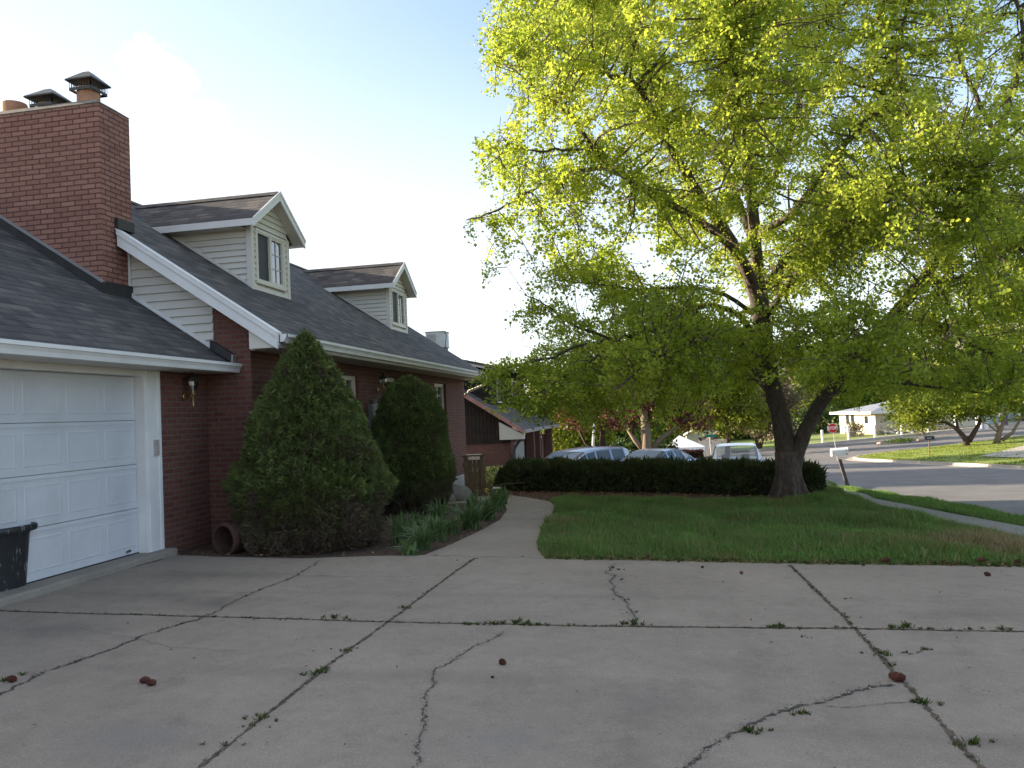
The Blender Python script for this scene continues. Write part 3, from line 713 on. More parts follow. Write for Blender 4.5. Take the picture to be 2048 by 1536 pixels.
# dormers
def dormer(yc):
    w, XW, XO = 0.67, -6.72, -6.50           # half width, face of the wall, front of its roof
    zb = zr(XW) - 0.05; ez = 5.06; hw = 0.965; sl = 0.70
    az = ez + sl * hw
    mb = MB(); xk = -9.3
    mb.box(xk, XW - 0.03, yc - w + 0.02, yc + w - 0.02, zb - 1.0, 4.98)
    mb.prism([(yc - w + 0.02, 4.98), (yc + w - 0.02, 4.98), (yc, 4.98 + sl * (w - 0.02))], 'x', xk, XW - 0.03)
    d = mb.build('dormer', M['siding'], house)
    mb = MB(); z = zb - 0.02; st = 0.105
    def course(ax, y0, y1, z0, z1):
        a, b = 0.034, 0.002
        if ax == 'f':
            mb.add([(XW - .03 + .03 + a, y0, z0), (XW + a, y1, z0), (XW + b, y1, z1), (XW + b, y0, z1), (XW - .04, y0, z0), (XW - .04, y1, z0), (XW - .04, y1, z1), (XW - .04, y0, z1)],
                   [(0,1,2,3), (4,7,6,5), (0,4,5,1), (3,2,6,7), (0,3,7,4), (1,5,6,2)])
        else:
            s = ax; yy = yc + s * w
            mb.add([(y0, yy + s*a, z0), (y1, yy + s*a, z0), (y1, yy + s*b, z1), (y0, yy + s*b, z1), (y0, yy - s*.03, z0), (y1, yy - s*.03, z0), (y1, yy - s*.03, z1), (y0, yy - s*.03, z1)],
                   [(0,1,2,3), (4,7,6,5), (0,4,5,1), (3,2,6,7), (0,3,7,4), (1,5,6,2)])
    wy0, wy1, wz0, wz1 = yc - 0.49, yc + 0.50, 4.10, 4.96
    while z < az - 0.12:
        z1 = z + st
        lim = w if z1 < 5.0 else max(0.03, (az - 0.092 - z) / sl - 0.03)
        lim = min(w, lim)
        if z1 < wz0 - 0.02 or z > wz1 + 0.02: course('f', yc - lim, yc + lim, z, z1)
        else:
            course('f', yc - lim, wy0 - 0.045, z, z1); course('f', wy1 + 0.045, yc + lim, z, z1)
        if z1 < 5.08:
            for s in (-1, 1): course(s, max(xk, XE - (z - ZE) / SL - 0.25), XW - 0.055, z, z1)
        z = z1
    mb.build('dormer_siding', M['siding'], d)
    mb = MB()
    for s in (-1, 1):
        mb.box(XW - 0.06, XW + 0.040, yc + s * (w - 0.05), yc + s * (w + 0.040), zb - 0.05, 5.02)    # corner boards
        # foot board along the roof
        mb.prism([(XW + 0.02, zr(XW) + 0.0), (-8.35, zr(-8.35) + 0.0), (-8.35, zr(-8.35) + 0.055), (XW + 0.02, zr(XW) + 0.055)], 'y', yc + s * (w + 0.034), yc + s * (w + 0.046))
    mb.box(XW - 0.02, XW + 0.034, yc - w - 0.03, yc + w + 0.03, zr(XW) - 0.03, zr(XW) + 0.05)
    mb.build('corner_board', M['siding'], d)
    mb = MB()   # little gabled roof
    for s in (-1, 1):
        mb.prism([(yc + s * hw, ez), (yc, az), (yc, az - 0.07), (yc + s * hw, ez - 0.07)], 'x', -9.6, XO)
    mb.prism([(yc - 0.13, az - 0.07), (yc, az + 0.022), (yc + 0.13, az - 0.07)], 'x', -9.6, XO - 0.01)
    mb.build('dormer_roof', M['shingle_dormer'], d)
    mb = MB()
    for s in (-1, 1):
        mb.prism([(yc + s * (hw + .012), ez + 0.005), (yc, az + 0.012), (yc, az - 0.15), (yc + s * (hw + .012), ez - 0.145)], 'x', XO + 0.002, XO + 0.026)
        mb.prism([(yc + s * (hw + .015), ez + 0.012), (yc, az + 0.02), (yc, az - 0.03), (yc + s * (hw + .015), ez - 0.035)], 'x', XO + 0.026, XO + 0.04)
        mb.box(-8.75, XO + 0.0, yc + s * (hw - 0.004), yc + s * (hw + 0.016), ez - 0.125, ez - 0.012)
    mb.build('dormer_fascia', M['white'], d)
    mb = MB()
    for s in (-1, 1):
        mb.box(-8.6, XW - 0.06, yc + s * (w + 0.004), yc + s * (hw - 0.006), ez - 0.118, ez - 0.104)
        mb.prism([(yc + s * hw, ez - 0.10), (yc, az - 0.10), (yc, az - 0.085), (yc + s * hw, ez - 0.085)], 'x', XW + 0.004, XO + 0.0)
    mb.build('dormer_soffit', M['soffit'], d)
    win = MB()
    def fr(y0, y1, z0, z1, t, x0, x1):
        win.box(x0, x1, y0, y1, z1 - t, z1); win.box(x0, x1, y0, y1, z0, z0 + t)
        win.box(x0, x1, y0, y0 + t, z0 + t, z1 - t); win.box(x0, x1, y1 - t, y1, z0 + t, z1 - t)
    fr(wy0 - 0.045, wy1 + 0.045, wz0 - 0.05, wz1 + 0.045, 0.05, XW - 0.02, XW + 0.036)
    fr(wy0 + 0.005, wy1 - 0.005, wz0, wz1, 0.03, XW - 0.03, XW + 0.028)
    ym = (wy0 + wy1) / 2
    win.box(XW - 0.03, XW + 0.030, ym - 0.03, ym + 0.03, wz0 + 0.03, wz1 - 0.03)
    fr(ym + 0.03, wy1 - 0.032, wz0 + 0.03, wz1 - 0.03, 0.022, XW - 0.02, XW + 0.022)
    # muntins of the fixed light
    for f in (0.34, 0.67): win.box(XW - 0.006, XW + 0.004, ym + 0.052, wy1 - 0.055, wz0 + 0.03 + f * (wz1 - wz0 - .06) - .006, wz0 + 0.03 + f * (wz1 - wz0 - .06) + .006)
    yq = (ym + 0.052 + wy1 - 0.055) / 2; win.box(XW - 0.006, XW + 0.0045, yq - .006, yq + .006, wz0 + 0.052, wz1 - 0.052)
    wf = win.build('dormer_window', M['frame'], d)
    mb = MB(); mb.box(XW - 0.022, XW - 0.010, ym + 0.03, wy1 - 0.03, wz0 + 0.03, wz1 - 0.03); mb.build('window_pane', M['glass'], d)
    mb = MB(); mb.box(XW - 0.022, XW - 0.012, wy0 + 0.03, ym - 0.03, wz0 + 0.03, wz1 - 0.03); mb.build('window_screen', M['screen'], d)
    return d
dormer(13.16); dormer(20.20)

# front windows, door
def window(y0, y1, z0, z1, split, curtain=None, cols=1, rows=0):
    x0 = XF - 0.10; win = MB()
    def fr(a, b, c, d_, t, xa, xb):
        win.box(xa, xb, a, b, d_ - t, d_); win.box(xa, xb, a, b, c, c + t); win.box(xa, xb, a, a + t, c + t, d_ - t); win.box(xa, xb, b - t, b, c + t, d_ - t)
    fr(y0 + .002, y1 - .002, z0 + .002, z1 - .002, 0.055, x0 - 0.05, x0 + 0.03)
    fr(y0 + .057, y1 - .057, z0 + .057, z1 - .057, 0.03, x0 - 0.05, x0 + 0.012)
    if split: win.box(x0 - 0.05, x0 + 0.015, (y0 + y1) / 2 - 0.03, (y0 + y1) / 2 + 0.03, z0 + .087, z1 - .087)
    for r in range(1, rows + 1):
        zz = z0 + (z1 - z0) * r / (rows + 1); win.box(x0 - 0.028, x0 - 0.019, y0 + .09, y1 - .09, zz - .007, zz + .007)
    w_ = win.build('window', M['frame'], house)
    mb = MB(); mb.box(x0 - 0.045, x0 - 0.03, y0 + .06, y1 - .06, z0 + .06, z1 - .06); mb.build('window_pane', M['glass'], w_)
    mb = MB(); mb.box(XF - 0.09, XF + 0.05, y0 - 0.06, y1 + 0.06, z0 - 0.07, z0 - 0.001); mb.build('window_sill', M['brick'], w_)
    return w_
window(13.05, 14.62, 0.95, 2.47, True, rows=3)
window(19.88, 20.98, 1.55, 2.50, True, rows=2)
mb = MB(); x0 = XF - 0.12
mb.box(x0 - .05, x0 + 0.03, 15.952, 16.03, -0.05, 2.518); mb.box(x0 - .05, x0 + 0.03, 16.92, 16.998, -0.05, 2.518); mb.box(x0 - .05, x0 + 0.03, 16.03, 16.92, 2.43, 2.518)
fd = mb.build('front_door_frame', M['frame'], house)
mb = MB(); mb.box(x0 - .06, x0 - .01, 16.03, 16.92, -0.05, 2.43)
for a in (0.15, 0.95, 1.6): 
    for b in (16.12, 16.53): mb.box(x0 - .012, x0 + .004, b, b + .30, a, a + 0.55)
dr = mb.build('front_door', M['darkwood'], house, 0.004)
mb = MB(); mb.lathe([(0.0, -.03), (0.03, -.02), (0.03, .02), (0.0, .03)], (x0 + 0.04, 16.83, 0.98), 12); mb.build('door_handle', M['brass'], dr)
# grey meter box on the wall
mb = MB(); mb.box(XF + .002, XF + 0.10, 15.05, 15.55, 1.32, 1.93); mb.box(XF + .1, XF + 0.108, 15.09, 15.51, 1.36, 1.89); mb.tube([(XF + .05, 15.3, 1.93), (XF + .05, 15.3, 2.02)], .05, 10); mb.tube([(XF + .05, 15.2, 1.32), (XF + .05, 15.2, 0.1)], .025, 8)
mb.build('meter_box', M['greybox'], house, 0.004)

# garage door
XD = -6.52; y0, y1 = 4.10, 9.06; zb, zt = 0.085, 2.285
mb = MB()
mb.box(-6.56, -6.385, 9.062, 9.10, 0.04, 2.37)                       # inner stop
mb.box(-6.45, -6.372, 9.10, 9.355, 0.04, 2.37); mb.box(-6.45, -6.362, 9.30, 9.36, 0.045, 2.365)
mb.box(-6.56, -6.378, 3.99, 9.10, 2.288, 2.372); mb.box(-6.56, -6.375, 4.0, 4.098, 0.04, 2.288)
mb.build('garage_door_frame', M['white'], house, 0.004)
mb = MB(); mb.box(-6.376, -6.345, 9.20, 9.285, 1.28, 1.48); mb.box(-6.346, -6.338, 9.215, 9.27, 1.34, 1.46); mb.build('keypad', plain('keypad_grey', (0.42, 0.38, 0.36), 0.5), house, 0.004)
gd = None; ns = 4; hs = (zt - zb) / ns
mb = MB(); seams = MB()
for i in range(ns):
    z0 = zb + i * hs + 0.003; z1 = zb + (i + 1) * hs - 0.003
    mb.box(XD - 0.04, XD - 0.003, y0, y1 - 0.004, z0, z1)
    mb.box(XD - 0.003, XD, y0, y1 - 0.004, z0, z0 + 0.05); mb.box(XD - 0.003, XD, y0, y1 - 0.004, z1 - 0.055, z1)
    # pressed ribs below and above each joint
    mb.box(XD, XD + 0.006, y0, y1 - 0.004, z1 - 0.045, z1 - 0.030); mb.box(XD, XD + 0.004, y0, y1 - 0.004, z0 + 0.002, z0 + 0.016)
    npan = 8; pw_ = (y1 - y0) / npan
    for k in range(npan):
        a = y0 + k * pw_ + 0.05; b = y0 + (k + 1) * pw_ - 0.05; c = z0 + 0.085; d_ = z1 - 0.10
        # raised field with a sloping border
        mb.add([(XD - .003, a, c), (XD - .003, b, c), (XD - .003, b, d_), (XD - .003, a, d_), (XD + .0015, a + .012, c + .012), (XD + .0015, b - .012, c + .012), (XD + .0015, b - .012, d_ - .012), (XD + .0015, a + .012, d_ - .012),
                (XD - .002, a + .035, c + .035), (XD - .002, b - .035, c + .035), (XD - .002, b - .035, d_ - .035), (XD - .002, a + .035, d_ - .035)],
               [(0,1,5,4), (1,2,6,5), (2,3,7,6), (3,0,4,7), (4,5,9,8), (5,6,10,9), (6,7,11,10), (7,4,8,11), (8,9,10,11)])
mb.box(XD - 0.06, XD - 0.042, y0 - .05, y1 + .03, zb - .05, zt + .05)  # added backing panel, unseen, blocks light leaking through the door seams
gdo = mb.build('garage_door', M['door_white'], house)
mb = MB(); mb.box(XD - 0.03, XD + 0.004, y0, y1, zb - 0.02, zb + 0.002); mb.build('door_seal', M['blackplastic'], gdo)
mb = MB(); mb.tube([(XD + 0.002, 8.88, zb + 0.05), (XD + 0.03, 8.86, zb + 0.05), (XD + 0.03, 8.80, zb + 0.045)], 0.012, 8); mb.build('door_handle', M['darkmetal'], gdo)

# ------------------------------------------------------------------ wall lanterns
def lantern(x, y, z, label):
    t = thing('wall_lantern', label, 'wall lamp', (x, y, z), 'lanterns on the brick walls')
    X0 = x + 0.0
    mb = MB(); mb.lathe([(0.0, -.012), (0.045, -.012), (0.055, .0), (0.045, .012), (0.0, .012)], (0, 0, 0), 16)
    v = [(x + 0.004 + q[2] + .012, y + q[0], z - 0.06 + q[1]) for q in mb.v]
    mb.v = v; mb.tube([(x + .02, y, z - .06), (x + .09, y, z - .075), (x + .14, y, z - .03)], 0.010, 8)
    mb.build('wall_bracket', M['brass'], t, smooth=True)
    cx_ = x + 0.14
    mb = MB(); mb.lathe([(0.012, -.20), (0.018, -.19), (0.010, -.17), (0.011, -.06), (0.02, -.05), (0.045, -.04), (0.05, -.03), (0.03, -.022), (0.022, 0.0), (0.028, .01)], (cx_, y, z), 14); mb.build('lamp_stem', M['brass'], t, smooth=True)
    mb = MB(); mb.lathe([(0.026, .01), (0.05, .03), (0.078, .09), (0.085, .14), (0.075, .17)], (cx_, y, z), 8); mb.build('lamp_shade', M['lampglass'], t)
    mb = MB(); mb.lathe([(0.088, .165), (0.09, .18), (0.06, .205), (0.035, .225), (0.03, .25), (0.012, .262), (0.018, .28), (0.004, .31)], (cx_, y, z), 14); mb.build('lamp_cap', M['darkmetal'], t, smooth=True)
    mb = MB(); mb.tube([(cx_, y, z + .01), (cx_, y, z + .07)], .012, 8); mb.lathe([(0.012, .07), (.022, .10), (.015, .13), (.003, .14)], (cx_, y, z), 10); mb.build('light_bulb', M['signwhite'], t, smooth=True)
lantern(-6.40, 9.93, 2.10, 'brass wall lantern with clear glass beside the garage door')
lantern(XF, 15.62, 2.28, 'dark wall lantern beside the front door, above the grey meter box')
# ------------------------------------------------------------------ foliage builders
def leaves(centers, size, normals=None, aspect=0.75, jitter=0.35, up=0.35, r=rng):
    """one folded diamond (two faces) per centre; returns verts, faces"""
    n = len(centers)
    nrm = r.normal(size=(n, 3)); nrm[:,2] = nrm[:,2] + up * 2
    if normals is not None: nrm = nrm * 0.6 + normals
    nrm /= np.linalg.norm(nrm, axis=1)[:, None]
    a = np.cross(nrm, r.normal(size=(n, 3))); a /= np.maximum(np.linalg.norm(a, axis=1)[:, None], 1e-6)
    b = np.cross(nrm, a)
    s = (size * r.uniform(1 - jitter, 1 + jitter, n))[:, None] if np.isscalar(size) else size[:, None]
    tip = centers + a * s * 0.55; base = centers - a * s * 0.45
    fold = nrm * s * 0.10
    L = centers + b * s * 0.5 * aspect + fold; R = centers - b * s * 0.5 * aspect + fold
    V = np.stack([base, L, tip, R], 1).reshape(-1, 3)
    i = np.arange(n) * 4
    F = np.concatenate([np.stack([i, i+2, i+1], 1), np.stack([i, i+3, i+2], 1)])
    return V, F
def curve_pts(p0, p1, bend, n=6, sag=0.0):
    p0 = np.array(p0, float); p1 = np.array(p1, float); L = np.linalg.norm(p1 - p0)
    off = rng.normal(size=3) * L * bend
    t = np.linspace(0, 1, n)[:, None]
    return p0 + (p1 - p0) * t + off * np.sin(np.pi * t) + np.array([0, 0, -1.0]) * L * sag * (t ** 2)

# ------------------------------------------------------------------ the big maple
TB = G(1580, 992); TY = TB[1]
def K(u, v, dy=0.0): return onY(u, v, TY + dy)         # a joint of the tree, dy metres in front of or behind the trunk
limbs = []   # (points, radii)
def limb(pts, r0, r1):
    P = np.array([K(*p) for p in pts]); n = len(P)
    # smooth by Catmull-Rom
    Q = []
    for i in range(n - 1):
        a, b, c, d = P[max(i-1,0)], P[i], P[i+1], P[min(i+2,n-1)]
        for t in np.linspace(0, 1, 5)[:-1]:
            Q.append(0.5 * ((2*b) + (c-a)*t + (2*a-5*b+4*c-d)*t*t + (3*b-a-3*c+d)*t**3))
    Q.append(P[-1]); Q = np.array(Q)
    if r0 < 0.14: r0 = r0 * 0.78
    R = r0 + (r1 - r0) * np.linspace(0, 1, len(Q)) ** 0.85
    Q[1:-1] += rng.normal(size=(len(Q)-2, 3)) * 0.012
    limbs.append((Q, R)); return Q
maple = thing('maple_tree', 'tall maple with fresh yellow-green leaves on the front lawn, forked grey trunk', 'tree', (TB[0], TB[1], gz(TB[0], TB[1])))
limb([(1580,1000),(1576,940),(1572,890),(1560,830),(1542,760),(1532,690),(1522,600),(1512,500),(1504,400),(1500,290),(1492,180),(1478,60),(1490,-60),(1510,-170)], 0.245, 0.045)
limb([(1585,950,-.02),(1603,880,-.1),(1640,808,-.3),(1700,730,-.5),(1770,650,-.6),(1840,568,-.6),(1890,480,-.4),(1930,400,-.2),(1975,310,0),(1992,272,0)], 0.155, 0.085)
limb([(1992,272),(1950,190),(1915,110,-.3),(1896,20,-.5),(1880,-90,-.6),(1870,-180,-.7)], 0.075, 0.02)
limb([(1992,272),(2030,170,.3),(2046,60,.6),(2020,-60,.8),(2050,-170,1.0)], 0.085, 0.02)
limb([(1975,310),(2060,240,-.6),(2150,150,-1.0),(2230,60,-1.2)], 0.06, 0.02)
limb([(1530,690),(1500,560,-.6),(1450,460,-1.1),(1400,390,-1.5),(1345,300,-1.9),(1300,215,-2.1),(1270,165,-2.2),(1215,150,-2.3),(1150,120,-2.3)], 0.15, 0.025)
limb([(1345,300,-1.9),(1310,190,-1.6),(1260,80,-1.4),(1180,10,-1.3)], 0.06, 0.015)
limb([(1512,500),(1450,330,.8),(1425,280,1.0),(1350,210,1.3),(1290,120,1.6),(1230,20,1.8)], 0.11, 0.02)
limb([(1508,430),(1452,170,1.2),(1430,80,1.6),(1395,10,1.8),(1350,-60,2.0)], 0.10, 0.02)
limb([(1452,170,1.2),(1430,80,1.3),(1440,10,1.3),(1460,-80,1.4)], 0.05, 0.015)
limb([(1520,600),(1470,500,-1.6),(1390,440,-2.6),(1290,380,-3.4),(1200,315,-4.0),(1150,240,-4.3),(1090,190,-4.5)], 0.13, 0.02)
limb([(1225,330,-3.9),(1150,345,-4.2),(1080,370,-4.5),(1010,410,-4.6),(960,435,-4.6),(932,440,-4.6)], 0.045, 0.008)
limb([(1180,300,-4),(1110,300,-4),(1050,300,-4.2),(1000,270,-4.3)], 0.035, 0.008)
limb([(1525,640),(1450,590,-1.0),(1370,575,-1.6),(1290,580,-2.2),(1200,570,-2.8),(1110,560,-3.2)], 0.065, 0.012)
limb([(1532,690),(1460,620,-.6),(1390,615,-1.0),(1330,650,-1.6),(1250,675,-2.0),(1170,690,-2.3),(1080,720,-2.6),(1010,735,-2.8),(970,735,-2.9)], 0.085, 0.010)
limb([(1230,680,-2.1),(1170,730,-2.4),(1100,770,-2.6),(1040,810,-2.7)], 0.04, 0.008)
limb([(1545,770),(1480,720,.8),(1390,690,1.4),(1290,700,2.0),(1190,730,2.6),(1120,790,3.0)], 0.10, 0.012)
limb([(1540,740),(1480,690,-1.8),(1400,680,-3.2),(1310,720,-4.4),(1230,780,-5.0)], 0.09, 0.012)
limb([(1550,800),(1500,750,2.4),(1420,740,4.0),(1340,770,5.0)], 0.08, 0.012)
limb([(1506,420),(1560,330,.6),(1590,230,.9),(1620,130,1.2),(1660,20,1.4),(1690,-90,1.6)], 0.09, 0.02)
limb([(1565,320,.6),(1610,210,.2),(1680,195,-.2),(1760,190,-.4),(1830,180,-.6)], 0.05, 0.01)
limb([(1510,470),(1590,420,-1.2),(1680,300,-2.0),(1760,200,-2.6),(1800,90,-3.0),(1820,-30,-3.2)], 0.10, 0.02)
limb([(1520,590),(1600,480,1.4),(1680,420,2.4),(1760,380,3.2),(1860,330,4.0),(1950,280,4.4)], 0.09, 0.015)
limb([(1525,640),(1600,540,-2.0),(1670,470,-3.4),(1720,430,-4.2),(1800,390,-4.8),(1900,350,-5.2)], 0.09, 0.015)
limb([(1770,650,-.6),(1850,640,-1.4),(1930,680,-2.2),(2010,720,-3.0),(2080,760,-3.4)], 0.07, 0.012)
limb([(1840,568,-.6),(1930,560,.6),(2000,600,1.6),(2080,640,2.6)], 0.07, 0.012)
limb([(1890,480,-.4),(1960,470,-1.6),(2040,500,-2.6),(2120,560,-3.4)], 0.06, 0.012)
limb([(1930,400,-.2),(2000,390,1.0),(2080,400,2.0),(2160,430,2.6)], 0.06, 0.012)
limb([(1700,730,-.5),(1760,760,-1.6),(1840,770,-2.8),(1920,780,-3.6),(2000,790,-4.2)], 0.06, 0.012)
limb([(1640,800,-.3),(1700,780,1.6),(1790,760,3.0),(1880,760,4.0)], 0.06, 0.012)
limb([(1540,750),(1600,700,-2.4),(1660,690,-4.0),(1720,720,-5.0)], 0.07, 0.012)
limb([(1230,680,-2.1),(1150,650,-2.5),(1090,610,-2.8),(1050,590,-3.0)], 0.04, 0.008)
limb([(1040,810,-2.7),(1010,780,-2.9),(980,755,-3.0)], 0.02, 0.006)
limb([(1090,190,-4.5),(1040,150,-4.6),(1000,120,-4.6)], 0.03, 0.008)
limb([(1150,120,-2.3),(1080,70,-2.4),(1030,40,-2.5)], 0.03, 0.008)
limb([(1500,330),(1520,200,-1.2),(1540,60,-2.0),(1560,-80,-2.4)], 0.07, 0.02)
limb([(1515,540),(1500,400,-2.4),(1490,280,-3.8),(1470,150,-4.6),(1450,30,-5.0)], 0.09, 0.02)
mb = MB()
for Q, R in limbs: mb.tube(Q, list(R), 12 if R[0] > 0.2 else 8, True)
# root flare
base = np.array([TB[0], TB[1], float(gz(TB[0], TB[1]))])
mb.lathe([(0.36, -0.15), (0.32, 0.02), (0.285, 0.14), (0.268, 0.30), (0.255, 0.6), (0.25, 0.9)], base, 18)
for k in range(7):
    a = k * 0.9 + 0.3; d = np.array([math.cos(a), math.sin(a), 0])
    mb.tube([base + d * 0.20 + np.array([0,0,0.42]), base + d * 0.30 + np.array([0,0,0.14]), base + d * 0.42 + np.array([0,0,-0.08])], [0.06, 0.065, 0.035], 8)
mb.build('trunk', M['bark'], maple, smooth=True)
# silhouette of the crown in the plane of the trunk (x, z)
sil_px = [(1030,-400),(1000,40),(985,110),(975,165),(1000,205),(985,262),(950,330),(935,372),(925,445),(985,470),(1040,455),(1110,480),(1128,500),(1065,545),(1040,600),(1050,640),(1030,680),(968,710),(985,755),(1008,805),(1058,852),(1110,840),(1180,836),(1260,828),(1330,836),(1400,795),(1480,745),(1540,700),(1600,715),(1640,750),(1720,766),(1800,762),(1880,770),(1960,780),(2050,760),(2250,720),(2420,300),(2420,-400)]
sil = []
for u, v in sil_px:
    q = K(u, v); sil.append((q[0], q[2]))
def insil(P):
    k = TY / P[:,1]
    return inpoly(P[:,0] * k, 1.6 + (P[:,2] - 1.6) * k, sil)
# skeleton samples
SK = []; SKd = []
for Q, R in limbs[1:] + [(limbs[0][0][18:], limbs[0][1][18:])]:
    for i in range(1, len(Q)):
        for t in (0.0, 0.5): SK.append(Q[i-1] + (Q[i] - Q[i-1]) * t); SKd.append(R[i])
SK = np.array(SK); SKd = np.array(SKd)
# targets through the crown's volume
cc = np.array([(K(1560,300)[0]), TY, 6.6])
cand = np.column_stack([rng.uniform(-5.2, 10.5, 14000), rng.uniform(TY - 6.6, TY + 6.0, 14000), rng.uniform(1.3, 13.0, 14000)])
e = (cand - np.array([2.4, TY, 6.2])) / np.array([7.6, 6.4, 6.9])
rad = np.linalg.norm(e, axis=1)
keep = (rad < 1.04) & insil(cand) & (rng.uniform(size=len(cand)) < 0.30 + 0.75 * rad)
cand = cand[keep]
d2 = np.array([np.min(np.sum((SK - q) ** 2, axis=1)) for q in cand]); ni = np.array([np.argmin(np.sum((SK - q) ** 2, axis=1)) for q in cand])
ok = (d2 < 1.9 ** 2) & ~((cand[:,0] > 5.0) & (cand[:,2] > 5.8) & (rng.uniform(size=len(cand)) < 0.74)); cand, ni = cand[ok], ni[ok]
# hold clusters apart
sel = []; free = np.ones(len(cand), bool)
for i in range(len(cand)):
    if free[i]:
        sel.append(i); free &= np.sum((cand - cand[i]) ** 2, axis=1) > (0.40 if cand[i][2] < 5.2 and cand[i][0] < 5.5 else 0.47) ** 2
cand, ni = cand[sel], ni[sel]
tw = MB(); LC = []; LT = []
for q, k in zip(cand, ni):
    r0 = min(0.028, SKd[k] * 0.6)
    path = curve_pts(SK[k], q, 0.10, 6, 0.04 if q[2] > 4 else 0.10)
    tw.tube(path, list(np.linspace(r0, 0.006, 6)), 4, False)
    ends = []
    for j in range(rng.integers(4, 7)):
        t = rng.uniform(0.35, 1.0); p0 = path[int(t * 5)]
        dr = rng.normal(size=3) * np.array([1, 1, 0.6]); dr /= np.linalg.norm(dr); L = rng.uniform(0.25, 0.62)
        pe = p0 + dr * L + np.array([0, 0, -0.10]); sp = curve_pts(p0, pe, 0.1, 4, 0.12)
        tw.tube(sp, [0.006, 0.005, 0.004, 0.003], 3, False); ends.append(sp)
    base_t = np.clip(0.45 + 0.20 * wob(q[0] + q[2], q[1] - q[2], 2.0) + 0.05 * (q[2] - 5) / 4 + rng.normal() * 0.07, 0.05, 0.95)
    m_ = rng.integers(130, 370)
    for _ in range(1):
        si = rng.integers(0, len(ends), m_); ti = rng.uniform(0.25, 1.08, m_)
        pos = np.array([ends[a][min(3, int(b * 3))] * (1 - (b * 3 - int(b * 3))) + ends[a][min(3, int(b * 3) + 1)] * (b * 3 - int(b * 3)) for a, b in zip(si, ti)])
        pos += rng.normal(size=pos.shape) * np.array([0.07, 0.07, 0.055]) + np.array([0, 0, -0.02])
        LC.append(pos); LT.append(np.clip(base_t + rng.normal(size=m_) * 0.14, 0, 1))
# long bare hanging twigs
for _ in range(420):
    k = rng.integers(0, len(SK)); p = SK[k]
    if SKd[k] > 0.16: continue
    L = rng.uniform(0.4, 1.3); dx = rng.normal(size=3) * np.array([0.45, 0.45, 0.0])
    pe = p + dx * L + np.array([0, 0, -L * 0.9])
    if pe[2] < 1.6 or not insil(np.array([pe, p]))[0]: continue
    tw.tube(curve_pts(p, pe, 0.10, 5, 0.0), [0.008, 0.006, 0.005, 0.004, 0.003], 3, False)
tw.build('twigs', M['twig'], maple)
LC = np.concatenate(LC); LT = np.concatenate(LT)
V, F = leaves(LC, 0.050, None, 0.92, 0.55, 0.35)
o = mesh_np('crown', V, F, M['maple'], maple, np.concatenate([LT, LT]))
print('maple', len(cand), len(LC))

